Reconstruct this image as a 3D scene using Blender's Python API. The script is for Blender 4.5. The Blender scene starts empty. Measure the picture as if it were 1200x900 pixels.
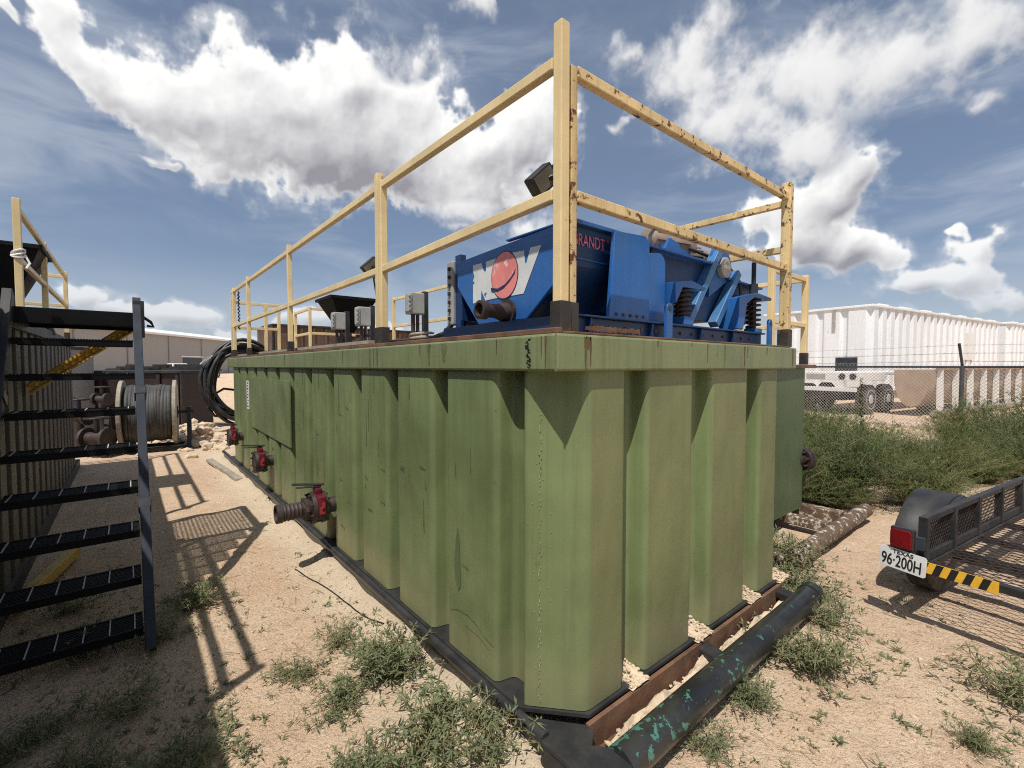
import bpy, bmesh, math, random
from mathutils import Vector, Matrix, noise as mnoise
R = math.radians
scene = bpy.context.scene
COL = scene.collection
rnd = random.Random(11)

# ------------------------------------------------------------------ camera
cam_d = bpy.data.cameras.new('camera'); cam = bpy.data.objects.new('camera', cam_d); COL.objects.link(cam)
cam.location = (0, 0, 1.62); cam.rotation_euler = (R(90 - 2.2), 0, R(-39.5))
cam_d.sensor_width = 36.0; cam_d.lens = 16.35; cam_d.clip_start = 0.05; cam_d.clip_end = 5000
scene.camera = cam
SUN = Vector((-0.455, -0.285, 1.0)).normalized()

# ------------------------------------------------------------------ node helpers
class NT:
    def __init__(s, tree): s.t = tree; s.n = tree.nodes; s.l = tree.links
    def new(s, typ, **kw):
        n = s.n.new(typ)
        for k, v in kw.items():
            if k.startswith('i_'):
                pass
            else: setattr(n, k, v)
        return n
    def put(s, sock, v):
        if hasattr(v, 'is_output') or isinstance(v, bpy.types.NodeSocket): s.l.new(v, sock)
        elif v is not None: sock.default_value = v
    def math(s, op, a, b=None, c=None, clamp=False):
        n = s.n.new('ShaderNodeMath'); n.operation = op; n.use_clamp = clamp
        s.put(n.inputs[0], a); s.put(n.inputs[1], b)
        if c is not None: s.put(n.inputs[2], c)
        return n.outputs[0]
    def vmath(s, op, a, b=None, out=0):
        n = s.n.new('ShaderNodeVectorMath'); n.operation = op
        s.put(n.inputs[0], a)
        if b is not None:
            if op == 'SCALE': s.put(n.inputs[3], b)
            else: s.put(n.inputs[1], b)
        return n.outputs[out]
    def noise(s, vec, scale, detail=4, rough=.55, dim='3D', dist=0.0, out=0):
        n = s.n.new('ShaderNodeTexNoise'); n.noise_dimensions = dim
        s.put(n.inputs['Vector'], vec); n.inputs['Scale'].default_value = scale
        n.inputs['Detail'].default_value = detail; n.inputs['Roughness'].default_value = rough
        n.inputs['Distortion'].default_value = dist
        return n.outputs[out]
    def ramp(s, v, a, b, x=0., y=1., smooth=True):
        n = s.n.new('ShaderNodeMapRange'); n.interpolation_type = 'SMOOTHSTEP' if smooth else 'LINEAR'
        s.put(n.inputs[0], v)
        for i, q in zip((1, 2, 3, 4), (a, b, x, y)): s.put(n.inputs[i], q)
        return n.outputs[0]
    def mix(s, f, a, b, blend='MIX'):
        n = s.n.new('ShaderNodeMix'); n.data_type = 'RGBA'; n.blend_type = blend; n.clamp_factor = True
        s.put(n.inputs[0], f)
        for k, v in ((6, a), (7, b)):
            if isinstance(v, tuple) and len(v) == 3: v = (*v, 1)
            s.put(n.inputs[k], v)
        return n.outputs[2]
    def mapping(s, vec, loc=(0, 0, 0), rot=(0, 0, 0), scale=(1, 1, 1), typ='POINT'):
        n = s.n.new('ShaderNodeMapping'); n.vector_type = typ
        s.put(n.inputs[0], vec); n.inputs[1].default_value = loc
        if 1: n.inputs[2].default_value = rot; n.inputs[3].default_value = scale
        return n.outputs[0]

MATS = {}
def paint(name, col, rough=.5, var=.25, vscale=2.0, streak=0., streak_col=(.1, .06, .03), rust=0., rust_scale=6.,
          rust_col=(.11, .045, .02), dust=0., dust_col=(.42, .32, .2), bump=.15, bump_scale=25., metal=0.,
          dent=0., grain=0., spec=.5, chips=0., chip_col=(.02, .02, .02), low_dirt=None):
    m = bpy.data.materials.new(name); m.use_nodes = True
    t = NT(m.node_tree); b = m.node_tree.nodes['Principled BSDF']
    tc = t.new('ShaderNodeTexCoord').outputs['Object']
    rn = t.new('ShaderNodeObjectInfo').outputs['Random']
    p = t.vmath('ADD', tc, t.vmath('SCALE', (13.1, 7.7, 3.3), rn))
    n1 = t.noise(p, vscale, 6, .6)
    c = t.mix(t.ramp(n1, .3, .7), tuple(x * (1 - var) for x in col), tuple(min(1, x * (1 + var)) for x in col))
    if grain:
        n2 = t.noise(p, 60, 3, .7)
        c = t.mix(t.math('MULTIPLY', t.ramp(n2, .35, .75), grain), c, tuple(x * .55 for x in col))
    r = t.math('ADD', rough - .08, t.math('MULTIPLY', n1, .16))
    if dust:
        n3 = t.noise(p, vscale * 1.7 + .3, 7, .65)
        c = t.mix(t.math('MULTIPLY', t.ramp(n3, .35, .72), dust), c, dust_col)
    if streak:
        ps = t.mapping(p, scale=(9, 9, .35))
        n4 = t.noise(ps, 1.6, 6, .68)
        c = t.mix(t.math('MULTIPLY', t.ramp(n4, .48, .72), streak), c, streak_col)
        n4b = t.noise(t.mapping(p, (3, 5, 1), scale=(60, 60, 1.1)), 1., 3, .6)
        c = t.mix(t.math('MULTIPLY', t.ramp(n4b, .5, .75), streak * .7), c, streak_col)
        n4c = t.noise(t.mapping(p, (9, 2, 1), scale=(1, 1, .55)), 26., 4, .7)
        c = t.mix(t.math('MULTIPLY', t.ramp(n4c, .66, .72), streak * .9), c, tuple(x * .5 for x in streak_col))
    if low_dirt:
        z = t.new('ShaderNodeSeparateXYZ'); t.put(z.inputs[0], tc)
        zz = t.math('ADD', z.outputs[2], t.math('MULTIPLY', t.noise(p, 5, 5, .65), -.25))
        c = t.mix(t.ramp(zz, low_dirt[0], low_dirt[1], low_dirt[2], 0.), c, (.34, .28, .17))
    if chips:
        n6 = t.math('ADD', t.noise(p, 16, 6, .68), t.math('MULTIPLY', t.math('SUBTRACT', t.noise(p, 1.9, 3, .5), .5), .38))
        c = t.mix(t.ramp(n6, .66 - chips * .2, .68 - chips * .2), c, chip_col)
    if rust:
        n5 = t.noise(p, rust_scale, 9, .68)
        th = .72 - rust * .3
        f = t.ramp(n5, th, th + .05)
        rc = t.mix(t.noise(p, rust_scale * 5, 4, .7), tuple(x * .45 for x in rust_col), tuple(x * 1.7 for x in rust_col))
        c = t.mix(f, c, rc); r = t.math('ADD', r, t.math('MULTIPLY', f, .3), clamp=True)
    t.put(b.inputs['Base Color'], c); t.put(b.inputs['Roughness'], r)
    b.inputs['Metallic'].default_value = metal; b.inputs['Specular IOR Level'].default_value = spec
    nb = t.noise(p, bump_scale, 5, .65)
    bp = t.new('ShaderNodeBump'); bp.inputs['Strength'].default_value = bump; bp.inputs['Distance'].default_value = .01
    t.put(bp.inputs['Height'], nb); nrm = bp.outputs[0]
    if dent:
        b2 = t.new('ShaderNodeBump'); b2.inputs['Strength'].default_value = dent; b2.inputs['Distance'].default_value = .12
        t.put(b2.inputs['Height'], t.noise(t.mapping(p, scale=(1, 1, .45)), 3.2, 2, .5)); t.put(b2.inputs['Normal'], nrm); nrm = b2.outputs[0]
    t.put(b.inputs['Normal'], nrm)
    MATS[name] = m
    return m

# base colours are the real surface colours, but the darker blue also holds feed box shade
M_GREEN = paint('green_paint', (.156, .200, .086), .46, .2, 1.3, streak=.42, streak_col=(.105, .128, .058), rust=.18, rust_scale=14, dust=.18, dust_col=(.24, .26, .12), bump=.06, dent=.3, low_dirt=(.10, .36, .30))
M_GREEND = paint('dusty_green_paint', (.170, .193, .083), .55, .16, 1.3, streak=.5, streak_col=(.185, .165, .07), rust=.10, rust_scale=12, dust=.36, dust_col=(.23, .215, .10), bump=.06, dent=.3, low_dirt=(.10, .38, .30))
M_GREENR = paint('rim_green_paint', (.170, .208, .094), .45, .15, 1.6, streak=.5, streak_col=(.12, .12, .05), rust=.12, rust_scale=9, dust=.3, dust_col=(.3, .28, .15), bump=.06)
M_GREEN2 = paint('dark_green_paint', (.085, .125, .055), .5, .2, 1.2, streak=.5, streak_col=(.07, .10, .045), rust=.12, rust_scale=11, bump=.06, dent=.12)
M_YEL = paint('cream_paint', (.75, .58, .30), .45, .12, 3, streak=.2, streak_col=(.42, .27, .1), rust=.17, rust_scale=10, bump=.08)
M_YELR = paint('rusted_cream_paint', (.70, .53, .26), .5, .15, 3, streak=.4, streak_col=(.3, .16, .05), rust=.56, rust_scale=19, bump=.2)
M_YELO = paint('ochre_paint', (.48, .30, .05), .5, .2, 4, rust=.2, rust_scale=12, dust=.2)
M_BLACK = paint('black_paint', (.022, .023, .026), .35, .3, 3, rust=.18, rust_scale=9, rust_col=(.09, .05, .03), dust=.25, dust_col=(.12, .10, .08), bump=.12)
M_BLACKD = paint('dusty_black_paint', (.022, .023, .026), .5, .3, 3, spec=.3, dust=.4, dust_col=(.09, .08, .065), rust=.15, bump=.12)
M_PIPE = paint('pipe_black_paint', (.016, .017, .018), .3, .3, 3, chips=.29, chip_col=(.065, .19, .14), dust=.15, dust_col=(.15, .14, .11), rust=.12, bump=.1)
M_SOCK = paint('rusty_black_steel', (.035, .028, .024), .6, .4, 6, rust=.55, rust_scale=14, bump=.3)
M_RUST = paint('rusty_steel', (.13, .062, .034), .8, .4, 5, rust=.4, rust_scale=8, dust=.3, dust_col=(.3, .2, .12), bump=.4)
M_DECK = paint('rusty_deck_plate', (.16, .12, .08), .8, .35, 2, rust=.45, dust=.5, bump=.3)
M_BLUE = paint('blue_paint', (.017, .115, .37), .38, .18, 2, streak=.25, streak_col=(.02, .05, .14), rust=.08, rust_scale=10, dust=.25, dust_col=(.09, .16, .27), bump=.05, dent=.12)
M_BLUED = paint('dark_and_shaded_blue_paint', (.008, .038, .12), .42, .2, 2, streak=.3, streak_col=(.012, .03, .08), rust=.16, rust_scale=10, bump=.06)
M_BLUEL = paint('light_blue_paint', (.05, .17, .37), .4, .2, 3, rust=.12, rust_scale=10, dust=.25, dust_col=(.2, .3, .42), bump=.05)
M_WHITE = paint('white_paint', (.80, .79, .76), .5, .06, .6, streak=.25, streak_col=(.55, .5, .42), bump=.03)
M_WHITET = paint('white_tank_paint', (.80, .815, .83), .5, .05, .4, streak=.32, streak_col=(.58, .54, .50), bump=.02, rust=.10, rust_scale=3)
M_DECALW = paint('white_decal', (.66, .67, .66), .5, .08, 8, chips=.05, chip_col=(.03, .10, .26), bump=.02)
M_DECALR = paint('red_decal', (.76, .24, .22), .5, .12, 10, chips=.14, chip_col=(.78, .55, .5), bump=.02)
M_PINK = paint('pink_lettering', (.55, .14, .22), .5, .1, 8, bump=.02)
M_NAVY = paint('navy_line', (.01, .03, .09), .5, .1, 8, bump=.02)
M_GREYBOX = paint('grey_enclosure', (.36, .36, .34), .55, .15, 6, dust=.35, dust_col=(.3, .26, .2), rust=.1, bump=.08)
M_LENS = paint('grey_lens', (.16, .15, .12), .25, .3, 9, bump=.05)
M_HOSE = paint('black_rubber', (.018, .018, .02), .45, .25, 5, dust=.35, dust_col=(.12, .11, .1), bump=.06)
M_GHOSE = paint('grey_hose', (.05, .049, .047), .65, .3, 5, dust=.4, dust_col=(.11, .10, .085), bump=.2)
M_TYRE = paint('tyre_rubber', (.03, .029, .028), .75, .3, 6, dust=.6, dust_col=(.2, .16, .12), bump=.3)
M_RIM = paint('wheel_rim_paint', (.62, .62, .6), .4, .15, 6, dust=.3, bump=.05)
M_REDV = paint('red_valve_paint', (.13, .011, .018), .4, .3, 8, rust=.3, rust_scale=16, rust_col=(.06, .03, .025), bump=.15)
M_REDB = paint('bright_red_paint', (.36, .04, .05), .4, .2, 12, bump=.05)
M_DRUST = paint('brown_black_steel', (.04, .026, .022), .6, .4, 8, rust=.4, rust_scale=15, bump=.25)
M_GTANK = paint('grey_tank_paint', (.04, .037, .034), .55, .3, 1.5, streak=.5, streak_col=(.03, .027, .024), dust=.35, dust_col=(.17, .14, .11), rust=.15, bump=.08)
M_STEEL = paint('grey_blue_steel', (.034, .041, .055), .65, .25, 5, rust=.15, rust_scale=12, dust=.2, dust_col=(.08, .08, .08), bump=.1, spec=.15)
M_MAROON = paint('maroon_paint', (.022, .012, .010), .6, .3, 3, rust=.25, bump=.1)
M_BROWN = paint('brown_steel', (.10, .058, .038), .7, .3, 2, rust=.3, streak=.4, streak_col=(.05, .03, .02), bump=.1)
M_WOOD = paint('weathered_wood', (.34, .30, .24), .8, .25, 8, streak=.4, streak_col=(.2, .16, .11), grain=.4, bump=.3)
M_LOGW = paint('peeling_white_pipe', (.13, .085, .055), .75, .3, 8, rust=.3, rust_scale=12, rust_col=(.08, .045, .03), chips=.50, chip_col=(.50, .45, .38), bump=.3)
M_WALLG = paint('warehouse_sheet', (.34, .335, .325), .6, .05, .05, streak=.12, streak_col=(.26, .25, .24), bump=.0)
M_ROOFW = paint('white_roof_sheet', (.82, .82, .81), .5, .04, .05, bump=.0)
M_GREYP = paint('grey_sheet', (.30, .295, .29), .6, .1, .8, streak=.3, streak_col=(.2, .19, .17), bump=.03)
M_TAN = paint('dirty_tan_steel', (.36, .26, .18), .75, .2, .7, streak=.35, streak_col=(.24, .17, .11), dust=.4, dust_col=(.45, .34, .24), bump=.05)
M_GLASSK = paint('dark_window', (.02, .022, .025), .12, .2, 2, bump=.0)
M_GALV = paint('galvanised_wire', (.42, .42, .42), .5, .2, 4, bump=.0)
M_FPOST = paint('dark_fence_pipe', (.055, .055, .06), .5, .3, 4, rust=.2, bump=.1)
M_REDLENS = paint('red_lens', (.16, .005, .009), .18, .2, 20, bump=.1, bump_scale=90)
M_PLATE = paint('plate_white', (.70, .72, .72), .4, .08, 14, bump=.02)
M_INK = paint('black_lettering', (.012, .012, .014), .5, .1, 8, bump=.0)
M_CHEVY = paint('yellow_tape', (.82, .46, .03), .45, .1, 12, dust=.2, bump=.02)
M_TAN2 = paint('tan_motor_paint', (.26, .19, .15), .6, .25, 8, rust=.3, rust_scale=14, bump=.2)
M_ROCK = paint('caliche_rock', (.56, .45, .32), .9, .2, 9, dust=.4, dust_col=(.52, .38, .25), bump=.6, bump_scale=40)
M_TREAD = paint('black_grating', (.006, .006, .007), .6, .3, 5, spec=.15, dust=.1, dust_col=(.03, .027, .024), bump=.1)

def leaf_mat(name, col, col2, trans=.35):
    m = bpy.data.materials.new(name); m.use_nodes = True
    t = NT(m.node_tree); b = m.node_tree.nodes['Principled BSDF']
    tc = t.new('ShaderNodeTexCoord').outputs['Object']
    rn = t.new('ShaderNodeObjectInfo').outputs['Random']
    n1 = t.noise(t.vmath('ADD', tc, t.vmath('SCALE', (9, 5, 3), rn)), 9, 4, .7)
    c = t.mix(t.ramp(n1, .3, .7), col, col2)
    c = t.mix(t.math('MULTIPLY', rn, .45), c, (col2[0] * 1.15, col2[1] * .95, col2[2] * .9))
    n2 = t.noise(tc, 70, 2, .6)
    c = t.mix(t.math('MULTIPLY', t.ramp(n2, .4, .8), .45), c, tuple(min(1, x * 1.9 + .02) for x in col2))
    t.put(b.inputs['Base Color'], c); b.inputs['Roughness'].default_value = .6; b.inputs['Specular IOR Level'].default_value = .3
    tr = t.new('ShaderNodeBsdfTranslucent'); t.put(tr.inputs[0], c)
    mx = t.new('ShaderNodeMixShader'); mx.inputs[0].default_value = trans
    t.l.new(b.outputs[0], mx.inputs[1]); t.l.new(tr.outputs[0], mx.inputs[2])
    out = [n for n in t.n if n.type == 'OUTPUT_MATERIAL'][0]
    t.l.new(mx.outputs[0], out.inputs[0]); return m
M_LEAF = leaf_mat('weed_leaf', (.10, .13, .06), (.21, .235, .125))
M_LEAFB = leaf_mat('bush_leaf', (.045, .085, .028), (.135, .175, .06))
M_STEM = leaf_mat('dry_stem', (.20, .17, .08), (.26, .22, .11), .1)

def ground_mat():
    m = bpy.data.materials.new('caliche_ground'); m.use_nodes = True
    t = NT(m.node_tree); b = m.node_tree.nodes['Principled BSDF']
    p = t.new('ShaderNodeTexCoord').outputs['Object']
    n0 = t.noise(p, .35, 5, .6); n1 = t.noise(p, 1.7, 7, .62); n2 = t.noise(p, 9, 6, .7); n3 = t.noise(p, 55, 4, .75); n4 = t.noise(p, 160, 2, .7)
    c = t.mix(t.ramp(n1, .3, .7), (.66, .465, .31), (.75, .565, .40))
    c = t.mix(t.math('MULTIPLY', t.ramp(n0, .45, .7), .6), c, (.63, .42, .28))
    c = t.mix(t.math('MULTIPLY', t.ramp(n2, .5, .78), .6), c, (.75, .61, .45))
    c = t.mix(t.math('MULTIPLY', t.ramp(n2, .48, .24), .45), c, (.40, .275, .185))
    c = t.mix(t.math('MULTIPLY', t.ramp(n3, .52, .70), .75), c, (.23, .155, .10))
    c = t.mix(t.math('MULTIPLY', t.ramp(n3, .47, .28), .65), c, (.78, .66, .50))
    c = t.mix(t.math('MULTIPLY', t.ramp(n4, .52, .75), .6), c, (.22, .15, .10))
    # pale crushed caliche along the skid of the green tank
    s = t.new('ShaderNodeSeparateXYZ'); t.put(s.inputs[0], p)
    dx = t.math('ABSOLUTE', t.math('SUBTRACT', s.outputs[0], 1.25))
    pale = t.ramp(t.math('ADD', dx, t.math('MULTIPLY', n1, -.5)), -.15, .28, 1., 0.)
    lim = t.math('MULTIPLY', t.ramp(s.outputs[1], -.5, 1., 0., 1.), t.ramp(s.outputs[1], 9., 12., 1., 0.))
    c = t.mix(t.math('MULTIPLY', t.math('MULTIPLY', pale, lim), .55), c, (.70, .61, .45))
    t.put(b.inputs['Base Color'], c); b.inputs['Roughness'].default_value = .95; b.inputs['Specular IOR Level'].default_value = .15
    h = t.math('ADD', t.math('MULTIPLY', n2, .9), t.math('ADD', t.math('MULTIPLY', n3, .35), t.math('MULTIPLY', n4, .15)))
    bp = t.new('ShaderNodeBump'); bp.inputs['Strength'].default_value = 1.0; bp.inputs['Distance'].default_value = .05
    t.put(bp.inputs['Height'], h); t.put(b.inputs['Normal'], bp.outputs[0])
    return m
M_GROUND = ground_mat()

# ------------------------------------------------------------------ things and mesh builder
ROOTM = {}
def thing(name, label, cat, loc=(0, 0, 0), rz=0., group=None):
    o = bpy.data.objects.new(name, None); COL.objects.link(o); o.empty_display_size = .2
    o.location = loc; o.rotation_euler = (0, 0, rz); o['label'] = label; o['category'] = cat
    if group: o['group'] = group
    ROOTM[o] = Matrix.Translation(loc) @ Matrix.Rotation(rz, 4, 'Z')
    return o
def tag(o, label=None, cat=None, group=None, kind=None):
    for k, v in (('label', label), ('category', cat), ('group', group), ('kind', kind)):
        if v: o[k] = v
    return o
def copy_tree(o, parent=None):
    c = o.copy(); COL.objects.link(c)
    if parent: c.parent = parent
    for ch in [x for x in COL.objects if x.parent == o]: copy_tree(ch, c)
    return c

class MB:
    def __init__(s): s.v = []; s.f = []; s.mi = []; s.cur = 0
    def add(s, vs, fs):
        o = len(s.v); s.v += [Vector(v) for v in vs]; s.f += [tuple(i + o for i in f) for f in fs]; s.mi += [s.cur] * len(fs); return s
    def box(s, x0, x1, y0, y1, z0, z1):
        return s.add([(x0, y0, z0), (x1, y0, z0), (x1, y1, z0), (x0, y1, z0), (x0, y0, z1), (x1, y0, z1), (x1, y1, z1), (x0, y1, z1)],
                     [(3, 2, 1, 0), (4, 5, 6, 7), (0, 1, 5, 4), (1, 2, 6, 5), (2, 3, 7, 6), (3, 0, 4, 7)])
    def cbox(s, c, sz, m=None):
        vs = [Vector((sx * sz[0] / 2, sy * sz[1] / 2, sz_ * sz[2] / 2)) for sz_ in (-1, 1) for sx, sy in ((-1, -1), (1, -1), (1, 1), (-1, 1))]
        if m is not None: vs = [m @ v for v in vs]
        c = Vector(c)
        return s.add([v + c for v in vs], [(3, 2, 1, 0), (4, 5, 6, 7), (0, 1, 5, 4), (1, 2, 6, 5), (2, 3, 7, 6), (3, 0, 4, 7)])
    def bar(s, p, q, w, h, up=(0, 0, 1)):
        p, q = Vector(p), Vector(q); d = (q - p).normalized(); up = Vector(up)
        if abs(d.dot(up)) > .98: up = Vector((1, 0, 0))
        a = d.cross(up).normalized(); b = a.cross(d)
        vs = [e + a * sx * w / 2 + b * sy * h / 2 for e in (p, q) for sx, sy in ((-1, -1), (1, -1), (1, 1), (-1, 1))]
        return s.add(vs, [(3, 2, 1, 0), (4, 5, 6, 7), (0, 1, 5, 4), (1, 2, 6, 5), (2, 3, 7, 6), (3, 0, 4, 7)])
    def tube(s, p, q, r, n=12, r2=None, caps=True):
        return s.path([p, q], r, n, r2, caps)
    def path(s, pts, r, n=8, r2=None, caps=True, closed=False):
        pts = [Vector(p) for p in pts]; m = len(pts); o = len(s.v); vs = []; prev = None
        for i, p in enumerate(pts):
            if closed: d = pts[(i + 1) % m] - pts[i - 1]
            else: d = pts[min(i + 1, m - 1)] - pts[max(i - 1, 0)]
            d.normalize()
            if prev is None:
                a = d.cross(Vector((0, 0, 1)));
                if a.length < .05: a = d.cross(Vector((1, 0, 0)))
            else: a = prev - d * prev.dot(d)
            a.normalize(); prev = a; b = d.cross(a)
            rr = r if r2 is None else r + (r2 - r) * i / (m - 1)
            vs += [p + (a * math.cos(2 * math.pi * k / n) + b * math.sin(2 * math.pi * k / n)) * rr for k in range(n)]
        fs = []
        for i in range(m if closed else m - 1):
            j = (i + 1) % m
            for k in range(n): fs.append((i * n + k, i * n + (k + 1) % n, j * n + (k + 1) % n, j * n + k))
        if caps and not closed: fs.append(tuple(range(n - 1, -1, -1))); fs.append(tuple((m - 1) * n + k for k in range(n)))
        return s.add(vs, fs)
    def lathe(s, c, axis, prof, n=24):
        c, ax = Vector(c), Vector(axis).normalized()
        a = ax.cross(Vector((0, 0, 1)));
        if a.length < .05: a = Vector((1, 0, 0))
        a.normalize(); b = ax.cross(a); vs = []; fs = []
        for h, r in prof: vs += [c + ax * h + (a * math.cos(2 * math.pi * k / n) + b * math.sin(2 * math.pi * k / n)) * r for k in range(n)]
        for i in range(len(prof) - 1):
            for k in range(n): fs.append((i * n + k, i * n + (k + 1) % n, (i + 1) * n + (k + 1) % n, (i + 1) * n + k))
        fs.append(tuple(range(n - 1, -1, -1))); fs.append(tuple((len(prof) - 1) * n + k for k in range(n)))
        return s.add(vs, fs)
    def prism(s, poly, O, U, V, depth):
        O, U, V = Vector(O), Vector(U), Vector(V); N = U.cross(V).normalized() * depth; n = len(poly)
        a = [O + U * u + V * v for u, v in poly]
        fs = [tuple(range(n - 1, -1, -1)), tuple(range(n, 2 * n))] + [(i, (i + 1) % n, (i + 1) % n + n, i + n) for i in range(n)]
        return s.add(a + [x + N for x in a], fs)
    def build(s, name, mat, parent=None, smooth=None, bevel=0., local=False, label=None, seg=2):
        vs = s.v
        if parent is not None and not local:
            r = parent
            while r.parent: r = r.parent
            if r in ROOTM:
                im = ROOTM[r].inverted(); vs = [im @ v for v in vs]
        me = bpy.data.meshes.new(name); me.from_pydata(vs, [], s.f)
        bm = bmesh.new(); bm.from_mesh(me); bmesh.ops.recalc_face_normals(bm, faces=bm.faces); bm.to_mesh(me); bm.free()
        for x in (mat if isinstance(mat, (list, tuple)) else [mat]): me.materials.append(x)
        if any(s.mi): me.polygons.foreach_set('material_index', s.mi)
        if smooth:
            me.polygons.foreach_set('use_smooth', [True] * len(me.polygons)); me.set_sharp_from_angle(angle=R(smooth))
        me.update(); o = bpy.data.objects.new(name, me); COL.objects.link(o)
        if parent is not None: o.parent = parent
        if bevel:
            b = o.modifiers.new('bevel', 'BEVEL'); b.width = bevel; b.segments = seg; b.limit_method = 'ANGLE'; b.angle_limit = R(40)
        if label: o['label'] = label
        return o

def text_part(name, body, size, O, U, V, mat, parent, xscale=1., depth=.001, bold=0.):
    U, V = Vector(U).normalized(), Vector(V).normalized(); W = U.cross(V)
    cu = bpy.data.curves.new(name, 'FONT'); cu.body = body; cu.size = size; cu.extrude = depth; cu.offset = bold
    t = bpy.data.objects.new(name + '_src', cu); COL.objects.link(t)
    dg = bpy.context.evaluated_depsgraph_get()
    me = bpy.data.meshes.new_from_object(t.evaluated_get(dg)); bpy.data.objects.remove(t)
    M = Matrix(((U.x * xscale, V.x, W.x, O[0]), (U.y * xscale, V.y, W.y, O[1]), (U.z * xscale, V.z, W.z, O[2]), (0, 0, 0, 1)))
    r = parent
    while r.parent: r = r.parent
    me.transform(ROOTM[r].inverted() @ M); me.name = name
    me.materials.clear(); me.materials.append(mat)
    o = bpy.data.objects.new(name, me); COL.objects.link(o); o.parent = parent
    return o

# ------------------------------------------------------------------ ground
def gh(x, y):
    d = math.hypot(x - .5, y - 3)
    k = max(0., min(1., (26 - d) / 14))
    v = mnoise.fractal(Vector((x * .7, y * .7, 0)), 1., 2., 5) * .022 + mnoise.fractal(Vector((x * 5, y * 5, 3)), 1., 2., 3) * .007
    k2 = max(0., min(1., (12 - d) / 6))
    if .7 < x < 1.6 and .8 < y < 10: v += .085 * math.exp(-((x - 1.26) / .13) ** 2) * min(1, (y - .8) / .8) * (.75 + .5 * mnoise.noise(Vector((x * 3, y * 3, 9))))
    return k * v + k2 * mnoise.fractal(Vector((x * 2.3, y * 2.3, 7)), 1., 2., 3) * .014 - .004
def axis_steps(lo, hi):
    s = []; x = 0.; st = .035
    def run(sgn, lim, near):
        x = 0; out = []; st = .05
        while x < lim:
            if x > near: st *= 1.09
            x += st; out.append(sgn * x)
        return out
    return sorted(run(-1, lo, 5.) + [0.] + run(1, hi, 5.))
xs = [x + 1. for x in axis_steps(1500, 2500)]; ys = [y + 3. for y in axis_steps(1500, 2500)]
g = MB(); nx = len(xs)
g.v = [Vector((x, y, gh(x, y))) for y in ys for x in xs]
g.f = [(j * nx + i, j * nx + i + 1, (j + 1) * nx + i + 1, (j + 1) * nx + i) for j in range(len(ys) - 1) for i in range(nx - 1)]
g.mi = [0] * len(g.f)
go = g.build('ground', M_GROUND, smooth=180); go['kind'] = 'structure'

def fillet(poly, rad, seg=3):
    out = []; n = len(poly)
    for i in range(n):
        p0, p, p1 = Vector(poly[i - 1]), Vector(poly[i]), Vector(poly[(i + 1) % n])
        a, b = (p0 - p), (p1 - p); la, lb = a.length, b.length; a.normalize(); b.normalize()
        if a.dot(b) < -.995: out.append(p); continue
        r = min(rad, la * .45, lb * .45); s, e = p + a * r, p + b * r
        for k in range(seg + 1):
            t = k / seg; out.append(s * (1 - t) ** 2 + p * 2 * t * (1 - t) + e * t * t)
    return out
def corr_side(flats, d=.10, inset=.02):
    """outline (along, inward) through flats [(a,b),...] in increasing order"""
    pts = []
    for i, (a, b) in enumerate(flats):
        if i: pts.append((a - inset, d))
        if i: pts.append((a, 0.))
        if i == 0: pts.append((a, 0.))
        pts.append((b, 0.))
        if i < len(flats) - 1: pts.append((b + inset, d))
    return pts
def wall_mesh(outline, z0, z1, dusty=False):
    m = MB(); n = len(outline)
    m.v = [Vector((p[0], p[1], z)) for z in (z0, z1) for p in outline]
    for i in range(n):
        j = (i + 1) % n; d = Vector(outline[j][:2]) - Vector(outline[i][:2])
        m.f.append((i, j, n + j, n + i))
        m.mi.append(1 if dusty and abs(d.y) < abs(d.x) * .15 and outline[i][1] < 1.31 and outline[j][1] < 1.31 else 0)
    return m

# ------------------------------------------------------------------ green tank
XL, XR, YN, YF = 1.265, 3.545, 1.265, 8.65
tank = thing('mud_tank', 'big olive green corrugated steel tank with a blue machine on its deck', 'tank', (2.4, 4.95, 0))
lf = [(1.47, 1.4701)] + [(1.65 + .575 * k, 2.07 + .575 * k) for k in range(12)]
lf = [(a, min(b, 8.44)) for a, b in lf]
left = [(XL + d, y) for y, d in corr_side(lf)][1:]
ff = [(1.45, 1.70), (1.86, 2.27), (2.46, 2.90), (3.08, 3.34)]
front = [(x, YN + d) for x, d in corr_side(ff)]
right = [(XR - d, y) for y, d in corr_side([(1.47, 1.471)] + [(1.65 + .575 * k, 2.07 + .575 * k) for k in range(12)][:-1] + [(7.975, 8.45)])][1:]
back = [(3.34, YF), (1.47, YF)]
outline = front + right + back + list(reversed(left))
outline = fillet([Vector((p[0], p[1], 0)) for p in outline], .03, 6)
w = wall_mesh(outline, .17, 1.602, True)
wo_ = w.build('wall', [M_GREEN, M_GREEND], tank, smooth=35); wo_.modifiers.new('weighted', 'WEIGHTED_NORMAL')
b = MB(); b.box(1.24, 3.59, 1.24, 8.70, 1.60, 1.745); rim = b.build('rim', M_GREENR, tank, bevel=.010)
b = MB(); b.prism([(0, 0)] + [(.004 * math.sin(i * 2.1) + .004, i / 12 * .143) for i in range(13)] + [(0, .143)], (1.236, 1.243, 1.601), (0, 1, 0), (0, 0, 1), .006)
b.build('weld_seam', M_GREENR, rim)
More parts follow.
